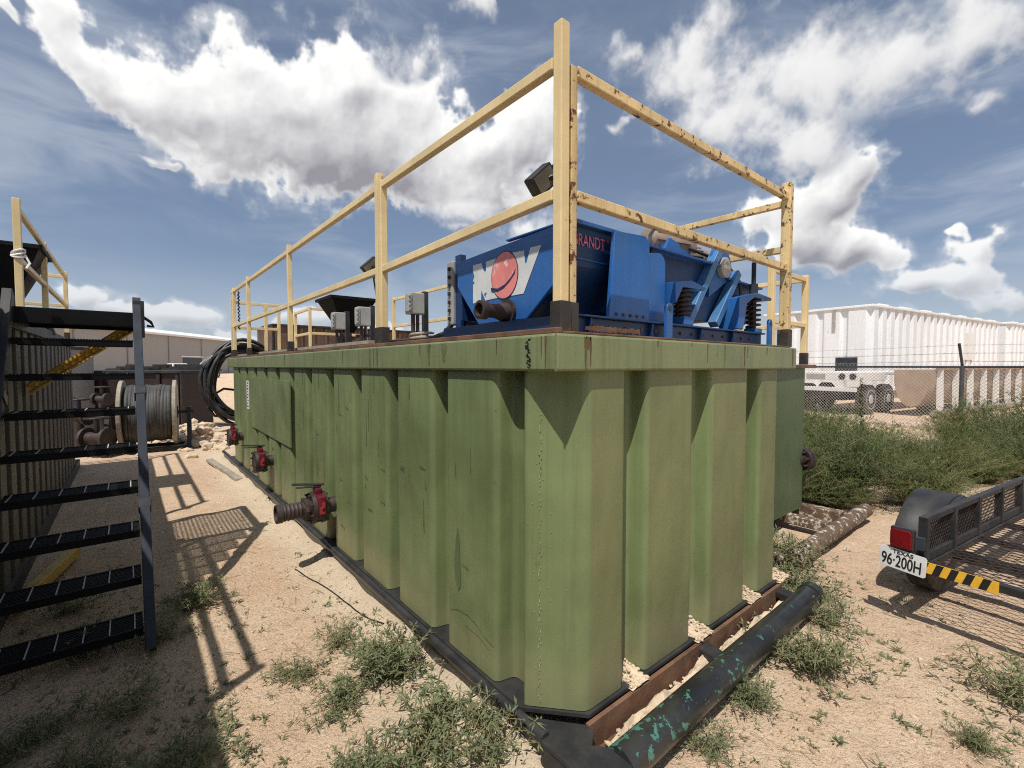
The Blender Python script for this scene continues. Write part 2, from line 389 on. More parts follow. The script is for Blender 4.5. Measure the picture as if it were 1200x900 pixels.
# black scuffed stencil on the rim left of the corner
b = MB()
rr = random.Random(3)
for k in range(26):
    y = 1.395 + rr.uniform(-.012, .012); z = 1.612 + k / 26 * .12
    b.box(1.2385, 1.2405, y, y + rr.uniform(.004, .016), z, z + rr.uniform(.002, .007))
b.build('stencil_mark', M_INK, rim)
M_BEAD = paint('weld_bead_paint', (.235, .275, .14), .4, .3, 30, bump=.1)
b = MB()
for z in range(75):
    if rr.random() < .2: continue
    zz = .2 + z * .0165; yy = 1.412 + rr.uniform(-.004, .004)
    b.cbox((1.265 + .9024 * (1.47 - yy) - .0008, yy, zz), (rr.uniform(.004, .008), .004, rr.uniform(.006, .016)), Matrix.Rotation(R(45), 3, 'Z'))
for k in range(22):
    yy = 1.412 + rr.gauss(0, .03); zz = rr.uniform(.25, 1.3)
    if 1.30 < yy < 1.455: b.cbox((1.265 + .9024 * (1.47 - yy) - .0005, yy, zz), (.004, .004, .004), Matrix.Rotation(R(45), 3, 'Z'))
b.build('weld_bead', M_BEAD, tank)['kind'] = 'stuff'
M_DRIP = paint('rust_drip', (.115, .075, .03), .7, .3, 12, rust=.3, rust_scale=30, bump=.05)
M_OIL = paint('dark_drip', (.11, .125, .058), .5, .3, 8, bump=.02)
b = MB(); q = random.Random(17)
def drip(face, along, top, length, wd):
    n = 7; L_ = [(-wd * (1 - .7 * i / n) * q.uniform(.7, 1.1), -length * i / n) for i in range(n)]; R_ = [(wd * (1 - .7 * i / n) * q.uniform(.7, 1.1), -length * i / n) for i in range(n)]
    poly = L_ + [(0, -length)] + R_[::-1]
    if face == 'front': b.prism(poly, (along, 1.2395, top), (1, 0, 0), (0, 0, 1), .0012)
    else: b.prism(poly, (1.2395, along, top), (0, 1, 0), (0, 0, 1), -.0012)
for x, l_, w_ in ((1.40, .13, .008), (1.43, .12, .006), (1.415, .05, .015), (2.36, .10, .004), (2.55, .13, .004), (2.79, .12, .009), (2.83, .07, .005), (3.1, .05, .006), (3.52, .12, .012), (1.9, .03, .005), (2.2, .02, .004)): drip('front', x, 1.736, l_, w_)
for y, l_, w_ in ((1.30, .13, .006), (1.325, .09, .004), (1.61, .07, .004), (2.3, .06, .006)): drip('left', y, 1.736, l_, w_)
b.build('rust_drip', M_DRIP, rim)['kind'] = 'stuff'
b = MB()
for y, l_, w_ in ((2.87, .135, .016), (2.93, .135, .012), (2.99, .13, .012), (2.05, .10, .03), (2.2, .12, .02), (4.2, .12, .012), (5.17, .12, .02), (6.1, .11, .01), (7.3, .12, .02), (3.5, .1, .01)): drip('left', y, 1.736, l_, w_)
b.build('dark_drip', M_OIL, rim)['kind'] = 'stuff'
b = MB(); b.box(1.29, 3.54, 1.29, 8.65, 1.7452, 1.752); b.build('deck_plate', M_DECK, tank)
b = MB(); b.box(1.268, 1.30, 1.268, 8.66, 1.746, 1.770); b.box(1.302, 3.55, 1.268, 1.285, 1.746, 1.758); b.build('toe_angle', M_RUST, tank, bevel=.004)
b = MB()
for k in range(30): b.cbox((1.45 + k * .012 + rr.uniform(-.004, .004), 1.277, 1.775), (.007, .012, rr.uniform(.012, .03)))
b.build('rusty_flakes', M_RUST, tank)
# floor sheet edge and skid
b = MB(); b.prism([(1.25, 1.47), (1.45, 1.25), (3.38, 1.25), (3.57, 1.47), (3.57, 8.66), (1.25, 8.66)], (0, 0, .150), (1, 0, 0), (0, 1, 0), .016); b.build('floor_plate', M_BLACKD, tank)
b = MB(); b.tube((1.243, 1.30, .136), (1.243, 9.4, .136), .026, 12); b.box(1.245, 1.262, 1.30, 9.4, .012, .125); b.box(1.21, 1.30, 1.30, 9.4, -.01, .012)
b.build('skid_rail', M_BLACK, tank, smooth=40)
b = MB(); b.box(3.555, 3.575, 1.30, 9.4, .0, .149); b.box(3.52, 3.60, 1.30, 9.4, -.01, .012); b.build('skid_rail', M_BLACK, tank)
b = MB(); b.prism([(0, 0), (0, .137), (.02, .137), (.02, .02), (.045, .02), (.045, 0)], (1.42, 1.244, .012), (0, -1, 0), (0, 0, 1), -1.96)
b.build('front_channel', M_RUST, tank)
b = MB()
b.prism([(1.22, 1.30), (1.22, 1.06), (1.30, 1.0), (1.46, 1.0), (1.46, 1.05), (1.36, 1.16), (1.42, 1.2), (1.42, 1.246), (1.24, 1.46)], (0, 0, .124), (1, 0, 0), (0, 1, 0), .02)
b.box(1.222, 1.24, 1.06, 1.30, 0, .122); b.box(1.30, 1.46, 1.004, 1.02, 0, .122)
b.build('skid_nose', M_BLACKD, tank, bevel=.006)
dp = MB(); dp.path([(1.40, 1.055, .105), (2.0, 1.062, .108), (3.42, 1.07, .112)], .069, 24); dpo = dp.build('drag_pipe', M_PIPE, tank, smooth=40)
b = MB(); b.lathe((3.40, 1.07, .112), (1, 0, 0), [(0, .076), (.06, .078), (.062, .06)], 24); b.build('pipe_collar', M_PIPE, dpo, smooth=40)
for x in (2.32, 3.30): b = MB(); b.cbox((x, 1.15, .11), (.09, .17, .05), Matrix.Rotation(R(-12), 3, 'Z')); b.build('drag_strut', M_BLACKD, tank, bevel=.01)
# welded repair panel, decal strip
b = MB(); b.prism([(5.05, .79), (5.05, 1.465), (6.99, 1.47), (6.99, .82)], (1.262, 0, 0), (0, 1, 0), (0, 0, 1), -.012); b.build('repair_panel', M_GREEN, tank)
b = MB(); b.box(1.2605, 1.2635, 7.18, 7.33, 1.03, 1.42); st = b.build('sticker_strip', M_WHITE, tank)
b = MB()
for k in range(9): b.box(1.2585, 1.2603, 7.21 + (k % 2) * .02, 7.30 - (k % 3) * .015, 1.06 + k * .04, 1.078 + k * .04)
b.build('sticker_print', M_INK, st)
# dark drip stains
b = MB()
b.prism([(0, 0), (.03, .05), (.035, .15), (.02, .26), (.005, .33), (-.012, .26), (-.018, .12), (-.02, .03)], (1.2632, 1.96, .48), (0, 1, 0), (0, 0, 1), -.0012)
b.build('paint_stain', M_GREEN2, tank)
M_SCR = paint('scrape_mark', (.105, .128, .062), .6, .3, 20, bump=.1)
b = MB(); q = random.Random(6)
def scrape(pts, wd):
    top = [(u, v + wd * q.uniform(.2, .6)) for u, v in pts]; bot = [(u, v - wd * q.uniform(.2, .6)) for u, v in pts[::-1]]
    b.prism(top + bot, (1.2640, 0, 0), (0, 1, 0), (0, 0, 1), -.0012)
scrape([(2.03, .36), (1.96, .385), (1.88, .39), (1.80, .375), (1.73, .345), (1.67, .33)], .006)
scrape([(1.70, .30), (1.78, .325), (1.9, .33)], .003)
for k in range(26):
    i_ = q.randint(0, 8); y0_ = 1.67 + .575 * i_ + q.uniform(0, .32); z0_ = q.uniform(.35, 1.45); L_ = q.uniform(.03, .16)
    scrape([(y0_, z0_), (y0_ + q.uniform(.0, .05), z0_ + L_ * .1), (y0_ + q.uniform(.05, .08), z0_ + L_ * .12)], q.uniform(.004, .03))
for k in range(30):
    i_ = q.randint(0, 6); y0_ = 1.68 + .575 * i_ + q.uniform(0, .35); z0_ = q.uniform(.5, 1.45); L_ = q.uniform(.05, .3); w_ = q.uniform(.002, .007)
    b.prism([(y0_ - w_, z0_), (y0_ + w_, z0_ + .01), (y0_ + w_ * .7, z0_ + L_ * .6), (y0_, z0_ + L_), (y0_ - w_ * .8, z0_ + L_ * .5)], (1.2638, 0, 0), (0, 1, 0), (0, 0, 1), -.001)
b.build('scrape_mark', M_SCR, tank)['kind'] = 'stuff'

def valve(x, y, z, r, stub, label, long_lever=True):
    v = MB(); v.lathe((1.36, y, z), (-1, 0, 0), [(0, r * .5), (.16, r * .5), (.165, r * .62), (.182, r * .62), (.183, r * .5)], 20)
    v.lathe((x + .06, y, z), (-1, 0, 0), [(0, r * .98), (.03, r * 1.05), (.04, r * .9), (.075, r * .88), (.085, r * 1.02), (.115, r * 1.0)], 24)
    for k in range(8):
        a = k * math.pi / 4 + .3; v.tube((x + .075, y + math.cos(a) * r * .9, z + math.sin(a) * r * .9), (x - .075, y + math.cos(a) * r * .9, z + math.sin(a) * r * .9), .009, 6)
    vo = v.build('valve', M_DRUST, tank, smooth=40, label=label)
    b = MB(); b.cbox((x + .005, y - r * .72, z + .04), (.055, r * .8, r * 1.2)); b.cbox((x + .005, y, z + r * 1.05), (.05, .09, .06)); b.build('valve_body', M_REDV, vo, bevel=.01)
    b = MB(); b.prism([(-.018, -.03), (.016, -.03), (.016, -.018), (.0, -.018), (.0, .012), (.02, .012), (.02, .055), (-.004, .055), (-.004, .024), (-.018, .024)], (x, y - r * 1.127, z + .01), (1, 0, 0), (0, 0, 1), .006); b.build('red_marking', M_REDB, vo)
    b = MB(); b.tube((x, y, z + r), (x, y, z + r * 1.45), .02, 8); b.bar((x + .05, y - .03, z + r * 1.5), (x - .17, y + .05, z + r * 1.62), .03, .016); b.bar((x + .03, y - .02, z + r * 1.38), (x - .15, y + .02, z + r * 1.42), .02, .012)
    b.build('lever', M_BLACK, vo, bevel=.004)
    if stub:
        pr = [(0, r * .62), (.035, r * .66), (.06, r * .5)]
        for k in range(5): pr += [(.07 + k * .028, r * .50), (.08 + k * .028, r * .545), (.09 + k * .028, r * .50)]
        pr += [(.205, r * .52), (.208, r * .58), (.25, r * .58), (.252, r * .46), (.22, r * .44)]
        b = MB(); b.lathe((x - .05, y, z), (-1, 0, 0), pr, 24); b.lathe((x - .05, y, z), (-1, 0, 0), [(.03, r * .75), (.055, r * .75)], 6)
        b.build('hose_fitting', M_DRUST, vo, smooth=35)
valve(1.13, 3.81, .50, .122, True, 'red and black valve with a protruding hose fitting')
valve(1.13, 5.90, .53, .122, False, 'middle valve without a hose fitting')
valve(1.13, 7.69, .60, .122, False, 'far valve below the coiled hose')

# loose bits of pale caliche caught on the skid
def rock(m, c, r, seed):
    bm = bmesh.new(); bmesh.ops.create_icosphere(bm, subdivisions=1, radius=1.); q = random.Random(seed)
    sc = Vector((q.uniform(.7, 1.2), q.uniform(.7, 1.2), q.uniform(.45, .8)))
    rot = Matrix.Rotation(q.uniform(0, 6.28), 3, 'Z')
    vs = [rot @ Vector((v.co.x * sc.x, v.co.y * sc.y, v.co.z * sc.z)) * r * q.uniform(.75, 1.2) + Vector(c) for v in bm.verts]
    fs = [tuple(v.index for v in f.verts) for f in bm.faces]; bm.free(); m.add(vs, fs)
m = MB(); q = random.Random(5)
nxr, nyr = 140, 12
vs = []
for j in range(nyr):
    for i in range(nxr):
        x = 1.48 + 1.95 * i / (nxr - 1); y = 1.085 + .115 * j / (nyr - 1); e = min(1., min(i, nxr - 1 - i) / 6.)
        z = (.03 + .055 * min(1, j / 5.)) * e * (.8 + .7 * mnoise.fractal(Vector((x * 5, y * 9, 2)), 1., 2., 4)) + .008
        vs.append((x, y, z))
m.add(vs, [(j * nxr + i, j * nxr + i + 1, (j + 1) * nxr + i + 1, (j + 1) * nxr + i) for j in range(nyr - 1) for i in range(nxr - 1)])
for (x0, x1) in ((1.715, 1.845), (2.285, 2.445), (2.915, 3.065), (3.35, 3.5)):
    vs = []
    for j in range(14):
        for i in range(18):
            f, g_ = i / 17, j / 13; x = x0 + (x1 - x0) * f; y = 1.225 + .13 * g_
            z = .158 + (.008 + .045 * g_) * math.sin(math.pi * (f * .9 + .05)) * (.8 + .7 * mnoise.fractal(Vector((x * 14, y * 14, 4)), 1., 2., 4))
            vs.append((x, y, z))
    m.add(vs, [(j * 18 + i, j * 18 + i + 1, (j + 1) * 18 + i + 1, (j + 1) * 18 + i) for j in range(13) for i in range(17)])
for k in range(500):
    x = q.uniform(1.5, 3.45); y = q.uniform(1.09, 1.215)
    n_ = mnoise.noise(Vector((x * 6, y * 6, 1)))
    rock(m, (x, y, max(0., .03 + n_ * .05) * q.random() + .035), q.uniform(.004, .013) * (1.6 if q.random() < .07 else 1), k)
for (x0, x1) in ((1.72, 1.84), (2.29, 2.44), (2.92, 3.06), (3.36, 3.5)):
    for k in range(110):
        f = q.random(); x = x0 + (x1 - x0) * f; y = q.uniform(1.225, 1.355)
        rock(m, (x, y, .166 + (y - 1.22) * .35 * q.random() * (.4 + 1.2 * math.sin(f * 3.1))), q.uniform(.004, .014), k + 900)
o = m.build('crushed_caliche', M_ROCK); o['kind'] = 'stuff'

# ------------------------------------------------------------------ railings
def railing(label, posts, rails, mat, size=.045, group='cream tube railings round the tank decks', sockets=True, base=1.75, name='safety_railing'):
    """posts: [(x,y,top,size)], rails: [(p,q)]"""
    cx = sum(p[0] for p in posts) / len(posts); cy = sum(p[1] for p in posts) / len(posts)
    t = thing(name, label, 'railing', (cx, cy, base), 0, group)
    for p in posts:
        s = p[3] if len(p) > 3 else size
        b = MB(); b.box(p[0] - s / 2, p[0] + s / 2, p[1] - s / 2, p[1] + s / 2, base + .06, p[2]); po = b.build('post', mat, t, bevel=.004)
        if sockets:
            k = s / 2 + .007
            b = MB(); b.box(p[0] - k, p[0] + k, p[1] - k, p[1] + k, base + .001, base + .125); b.build('post_socket', M_SOCK, po, bevel=.003)
    for i, (p, q_, nm) in enumerate(rails):
        b = MB(); b.bar(p, q_, size * .85, size * .98); b.build(nm, mat, t, bevel=.004)
    return t
h = .0225
railing('near cream railing panel along the left side with the tall corner post', [(1.32, 1.30, 2.94, .046), (1.30, 2.90, 2.82)],
        [((1.31, 1.324, 2.79), (1.30, 2.877, 2.79), 'top_rail'), ((1.31, 1.324, 2.29), (1.30, 2.877, 2.25), 'middle_rail')], M_YEL)
railing('long cream railing panel running to the far left end of the green tank', [(1.30, 2.955, 2.88), (1.30, 5.17, 2.86), (1.30, 7.30, 2.85), (1.30, 8.42, 2.84)],
        [((1.30, 2.978, 2.79), (1.30, 8.60, 2.79), 'top_rail'), ((1.30, 2.978, 2.25), (1.30, 8.60, 2.25), 'middle_rail')], M_YEL)
railing('rust spotted cream railing panel across the front of the blue machine', [(1.382, 1.305, 2.80, .034), (3.545, 1.305, 2.88, .058)],
        [((1.40, 1.305, 2.785), (3.516, 1.305, 2.785), 'top_rail'), ((1.40, 1.305, 2.30), (3.516, 1.305, 2.30), 'middle_rail')], M_YELR)
railing('badly rusted cream railing panel behind the right end of the blue machine', [(3.545, 2.6, 2.78), (3.545, 4.0, 2.80)],
        [((3.545, 1.336, 2.745), (3.545, 3.977, 2.76), 'top_rail'), ((3.545, 1.336, 2.43), (3.545, 3.977, 2.43), 'middle_rail')], M_YELR)
railing('cream railing seen behind the grey junction boxes left of the blue machine', [(3.545, 4.06, 2.80), (3.545, 7.5, 2.80)],
        [((3.545, 4.085, 2.76), (3.545, 7.477, 2.76), 'top_rail'), ((3.545, 4.085, 2.30), (3.545, 7.477, 2.30), 'middle_rail')], M_YEL)
railing('short cream railing across the far left end of the green tank', [(1.31, 8.64, 2.70), (1.79, 8.64, 2.62), (1.99, 8.64, 2.66)],
        [((1.335, 8.64, 2.64), (1.967, 8.64, 2.64), 'top_rail'), ((1.335, 8.64, 2.24), (1.967, 8.64, 2.24), 'middle_rail')], M_YEL)
railing('small cream railing just left of the black hopper', [(2.49, 8.62, 2.66), (2.51, 9.62, 2.66), (3.5, 8.62, 2.66)],
        [((2.49, 8.645, 2.63), (2.51, 9.597, 2.63), 'top_rail'), ((2.49, 8.645, 2.2), (2.51, 9.597, 2.2), 'middle_rail'),
         ((2.515, 8.62, 2.63), (3.477, 8.62, 2.63), 'top_rail'), ((2.515, 8.62, 2.2), (3.477, 8.62, 2.2), 'middle_rail')], M_YEL)
b = MB()
q = random.Random(4)
for k in range(34):
    z = 2.2 + k * .017; a = k * 1.9
    b.tube((1.355 + .018 * math.cos(a), 8.36 + .018 * math.sin(a), z), (1.355 + .018 * math.cos(a + 2.2), 8.36 + .018 * math.sin(a + 2.2), z + .022), .008, 6)
b.tube((1.355, 8.36, 2.19), (1.355, 8.36, 2.79), .005, 6)
o = b.build('hanging_chain', M_DRUST); tag(o, 'rusty chain hanging beside the far left railing post', 'chain')

# ------------------------------------------------------------------ blue shaker
sh = thing('shale_shaker', 'blue vibrating screen machine with logo standing on the green tank deck', 'shaker', (2.5, 2.0, 1.752))
Y0 = 1.40
b = MB(); b.box(1.50, 3.47, Y0, Y0 + .06, 1.753, 1.76); b.box(1.50, 3.47, Y0, Y0 + .07, 1.842, 1.852); b.box(1.50, 3.47, Y0 + .03, Y0 + .04, 1.76, 1.842)
b.box(1.50, 3.47, 2.42, 2.48, 1.753, 1.852); b.box(1.50, 1.56, Y0 + .07, 2.42, 1.753, 1.85); b.box(3.41, 3.47, Y0 + .07, 2.42, 1.753, 1.85)
for x in (1.62, 2.1, 2.6, 3.0): b.box(x, x + .008, Y0 + .002, Y0 + .03, 1.76, 1.842)
b.build('skid_frame', M_BLUED, sh, bevel=.003)
# feed box (possum belly)
x1, ya, yb, zt, zb = 1.563, 1.50, 2.42, 2.285, 1.86
b = MB()
b.prism([(ya, zt), (yb, zt - .035), (yb, 2.10), (2.20, zb), (1.78, zb), (ya, 2.075)], (x1, 0, 0), (0, 1, 0), (0, 0, 1), .02)
fo = b.build('feed_box', M_BLUE, sh, bevel=.004)
b = MB()
b.add([(x1 + .022, ya, 2.075), (x1 + .022, 1.78, zb), (x1 + .10, 1.74, zb), (x1 + .14, ya + .07, 1.96)], [(0, 1, 2, 3)])
b.add([(x1 + .022, yb, 2.10), (x1 + .022, 2.20, zb), (x1 + .16, 2.24, zb), (x1 + .16, yb, zb)], [(0, 1, 2), (0, 2, 3)])
b.box(x1 + .16, 2.0, 1.62, 2.40, zb, 2.0)
b.build('hopper_bottom', M_BLUED, fo)  # shade of the inclined faces is put into this darker blue
b = MB(); b.box(x1 + .021, 1.93, ya, ya + .012, 2.09, zt - .012); b.box(x1 + .021, 1.93, yb - .02, yb - .002, 1.9, zt - .04)
b.add([(x1 + .021, ya + .002, 2.09), (1.93, ya + .002, 2.09), (1.93, ya + .16, zb), (x1 + .021, ya + .16, zb)], [(0, 1, 2, 3)])  # inward sloping lower side, its shade painted in with the darker blue
b.box(1.91, 1.93, ya + .012, yb - .02, 1.9, zt - .02)
b.build('feed_box_side', M_BLUED, fo)
b = MB(); b.box(x1 + .0, 1.94, ya - .025, ya + .03, zt - .008, zt + .012); b.box(x1 + .002, x1 + .03, ya + .032, 1.95, zt - .002, zt + .008); b.box(1.60, 1.92, ya - .006, ya - .001, 2.12, 2.128); b.build('top_lip', M_BLUE, fo, bevel=.003)
text_part('lettering', 'BRANDT', .082, (1.60, ya - .0035, 2.185), (1, 0, 0), (0, 0, 1), M_PINK, fo, xscale=.70)
text_part('lettering', '\u2122', .026, (1.835, ya - .0035, 2.222), (1, 0, 0), (0, 0, 1), M_PINK, fo)
# big painted letters and globe, u runs towards the camera (falling Y)
LY, LZ, LW, LH = 2.25, 1.985, .58, .225
def lp(px, py):  # crop pixels of the sign face -> (u, v)
    u = (px - 215) / 470.
    tp = 420 - u * 130; bt = 690 - u * 70
    v = (bt - py) / (bt - tp)
    u = u * (1 + .18 * (1 - u))   # undo foreshortening
    return (u * LW, v * LH)
OO, UU, VV = (x1 - .0012, LY, LZ), (0, -1, 0), (0, 0, 1)
b = MB()
b.prism([lp(*p) for p in [(215, 690), (215, 560), (228, 548), (215, 535), (225, 500), (215, 470), (215, 425), (275, 412), (290, 470), (305, 468), (305, 402), (395, 374), (390, 655), (300, 672), (272, 600), (270, 680)]], OO, UU, VV, .0012)
b.prism([lp(*p) for p in [(470, 346), (565, 330), (572, 420), (582, 418), (610, 310), (685, 293), (562, 632), (480, 645)]], OO, UU, VV, .0012)
b.build('letter_decal', M_DECALW, fo)
gc = lp(432, 505); ring = [(gc[0] + .112 * math.cos(a) * .98, gc[1] + .004 + .122 * math.sin(a)) for a in [k * math.pi / 20 for k in range(40)]]
b = MB(); b.prism([(gc[0] + (u - gc[0]) * 1.05, gc[1] + (v - gc[1]) * 1.05) for u, v in ring], (x1 - .0026, LY, LZ), UU, VV, .0012); b.build('globe_outline', M_NAVY, fo)
b = MB(); b.prism(ring, (x1 - .004, LY, LZ), UU, VV, .0012); b.build('globe_decal', M_DECALR, fo)
b = MB(); b.prism([lp(*p) for p in [(342, 585), (390, 592), (440, 562), (480, 515), (505, 470), (512, 455), (505, 490), (470, 545), (430, 590), (385, 615), (345, 610)]], (x1 - .0055, LY, LZ), UU, VV, .0012); b.build('globe_swoosh', M_NAVY, fo)
# drain pipe on the feed box
b = MB(); b.lathe((x1 - .001, 1.925, 1.905), (-1, 0, 0), [(0, .066), (.018, .068), (.019, .05), (.05, .048), (.09, .036), (.12, .036), (.15, .038), (.151, .048), (.19, .048), (.193, .034), (.165, .03)], 24); b.build('drain_pipe', M_DRUST, fo, smooth=35)
# control panel at the far end of the feed box
b = MB(); b.box(1.58, 1.86, 2.50, 2.57, 1.88, 2.28); cp = b.build('control_panel', M_GREYBOX, sh, bevel=.008)
b = MB()
for k in range(7): b.cbox((1.575, 2.535, 1.92 + k * .052), (.012, .02, .02))
b.build('panel_clamp', M_STEEL, cp)
b = MB(); b.box(1.60, 1.64, 2.44, 2.50, 1.86, 2.31); b.build('panel_bracket', M_BLUED, sh)
b = MB(); b.path([(1.60, 2.53, 1.9), (1.55, 2.56, 1.83), (1.5, 2.62, 1.80), (1.42, 2.8, 1.79), (1.40, 3.1, 1.79), (1.5, 3.4, 1.79)], .012, 7); b.path([(1.62, 2.54, 1.9), (1.58, 2.6, 1.82), (1.62, 2.9, 1.79), (1.8, 3.2, 1.79)], .01, 7); b.build('panel_cable', M_HOSE, sh, smooth=50)
b = MB(); b.path([(2.70, 1.75, 2.50), (2.45, 1.62, 2.46), (2.30, 1.56, 2.36), (2.22, 1.50, 2.25), (2.2, 1.48, 2.05), (2.28, 1.47, 1.90)], .011, 7); b.path([(2.95, 1.70, 2.42), (3.2, 1.56, 2.33), (3.28, 1.50, 2.2), (3.25, 1.47, 2.0), (3.22, 1.46, 1.87)], .011, 7); b.build('motor_cable', M_HOSE, sh, smooth=50)
b = MB()
for k in range(5): b.lathe((1.83 + k * .055, 1.4242, 1.872), (0, -1, 0), [(0, .008), (.008, .008)], 6)
for k in range(14): b.lathe((1.66 + k * .125, 1.4292, 1.805), (0, -1, 0), [(0, .009), (.008, .009)], 6)
o = b.build('bolt_row', M_RUST, sh); o['kind'] = 'stuff'
# guard plates
def rounded_plate(x0, x1_, z0, z1, rad, lean=0.):
    p = [(x0, z0), (x1_, z0)] + [(x1_ - rad + rad * math.cos(a), z1 - rad + rad * math.sin(a)) for a in [R(9 * k) for k in range(11)]] + [(x0 + lean, z1 - .015)]
    return p
b = MB(); b.prism(rounded_plate(1.775, 2.10, 1.853, 2.285, .05, .04), (0, 1.425, 0), (1, 0, 0), (0, 0, 1), -.022); b.box(1.90, 1.912, 1.449, 1.49, 1.87, 2.25); b.box(2.085, 2.10, 1.449, 1.62, 1.86, 2.22); b.build('guard_plate', M_BLUE, sh, bevel=.003)
b = MB(); b.prism(rounded_plate(2.105, 2.27, 1.853, 2.225, .06), (0, 1.44, 0), (1, 0, 0), (0, 0, 1), -.016); b.build('guard_plate', M_BLUE, sh, bevel=.003)
# basket
b = MB(); b.prism([(2.12, 1.92), (3.38, 1.90), (3.62, 1.98), (3.60, 2.18), (3.10, 2.20), (2.98, 2.262), (2.12, 2.262)], (0, 1.53, 0), (1, 0, 0), (0, 0, 1), -.012)
b.prism([(2.12, 1.92), (3.38, 1.90), (3.62, 1.98), (3.60, 2.18), (3.10, 2.20), (2.98, 2.262), (2.12, 2.262)], (0, 2.36, 0), (1, 0, 0), (0, 0, 1), -.012)
b.box(2.12, 3.50, 1.545, 2.358, 1.96, 1.975)
bk = b.build('basket', M_BLUED, sh)
b = MB(); b.box(2.12, 2.99, 1.475, 1.528, 2.262, 2.275); b.box(2.12, 2.13, 1.54, 2.35, 1.98, 2.30); b.bar((3.08, 1.505, 2.20), (3.60, 1.505, 2.185), .05, .012); b.build('flange', M_BLUE, bk)
b = MB(); b.box(2.75, 2.81, 1.52, 1.528, 2.0, 2.03); b.box(3.26, 3.34, 1.512, 1.528, 2.06, 2.11)
for k in range(7): b.tube((2.2 + k * .11, 1.50, 2.276), (2.2 + k * .11, 1.50, 2.286), .009, 6)
b.build('bolts', M_BLUED, bk)
hubc = (3.02, 2.262)
b = MB()
b.prism([(2.86, 2.06)] + [(hubc[0] + .14 * math.cos(a), hubc[1] + .145 * math.sin(a)) for a in [R(-20 + 11 * k) for k in range(19)]] , (0, 1.522, 0), (1, 0, 0), (0, 0, 1), .02)
b.build('hub_plate', M_BLUE, bk)
b = MB(); b.lathe((hubc[0], 1.499, hubc[1]), (0, -1, 0), [(0, .066), (.03, .066), (.034, .058)], 28); hb = b.build('hub_badge', M_GREYBOX, bk, smooth=30)
b = MB(); b.prism([(-.045, -.01), (.045, -.01), (.042, .016), (-.042, .016)], (hubc[0], 1.4645, hubc[1]), (1, 0, 0), (0, 0, 1), .001); b.prism([(  .05 * math.cos(R(20 + k * 14)),   .05 * math.sin(R(20 + k * 14))) for k in range(11)] + [(.034 * math.cos(R(160 - k * 14)), .034 * math.sin(R(160 - k * 14))) for k in range(11)], (hubc[0], 1.4645, hubc[1]), (1, 0, 0), (0, 0, 1), .001)
b.build('badge_print', M_DECALW, hb)
for p, q_ in (((2.60, 1.50, 1.89), (2.96, 1.50, 2.37)), ((2.90, 1.49, 1.885), (3.20, 1.49, 2.25))):
    b = MB(); b.bar(p, q_, .05, .06, (0, -1, 0)); b.build('diagonal_brace', M_BLUEL, bk, bevel=.004)
def spring(x, y, z0, z1, r):
    pts = []; n = 6.; s = int(n * 14)
    for k in range(s + 1):
        a = 2 * math.pi * n * k / s; pts.append((x + r * math.cos(a), y + r * math.sin(a), z0 + (z1 - z0) * k / s))
    b = MB(); b.path(pts, .0085, 7); b.tube((x, y, z0), (x, y, z1), r * .45, 12); return b.build('coil_spring', M_DRUST, sh, smooth=40)
spring(2.45, 1.44, 1.90, 2.055, .042); spring(3.36, 1.44, 1.88, 2.08, .042)
b = MB(); b.prism([(2.29, 1.96), (2.36, 2.055), (2.60, 2.06), (2.61, 2.075), (2.45, 2.10), (2.28, 2.075)], (0, 1.385, 0), (1, 0, 0), (0, 0, 1), -.13); b.box(2.40, 2.50, 1.40, 1.48, 1.852, 1.90); b.build('spring_bracket', M_BLUE, sh, bevel=.003)
b = MB(); b.prism([(3.02, 1.86), (3.09, 1.86), (3.14, 2.03), (3.25, 2.082), (3.52, 2.082), (3.52, 2.10), (3.30, 2.115), (3.03, 2.06)], (0, 1.385, 0), (1, 0, 0), (0, 0, 1), -.13); b.box(3.31, 3.41, 1.40, 1.48, 1.852, 1.88); b.build('spring_bracket', M_BLUE, sh, bevel=.003)
b = MB(); b.tube((3.38, 1.45, 2.10), (3.38, 1.45, 2.34), .015, 10); b.tube((3.38, 1.45, 2.10), (3.38, 1.45, 2.19), .03, 8); b.build('tension_bolt', M_STEEL, sh)
for x, zt_ in ((2.22, 1.957), (3.50, 1.95)):
    b = MB(); b.prism([(x - .028, 1.754), (x + .028, 1.754)] + [(x + .028 * math.cos(R(18 * k)), zt_ - .028 + .028 * math.sin(R(18 * k))) for k in range(11)], (0, 1.378, 0), (1, 0, 0), (0, 0, 1), -.018); lu = b.build('lifting_lug', M_BLUE, sh, bevel=.002)
    b = MB(); b.lathe((x, 1.377, zt_ - .03), (0, -1, 0), [(0, .014), (.003, .014)], 12); b.build('lug_eye', M_BLACK, lu)
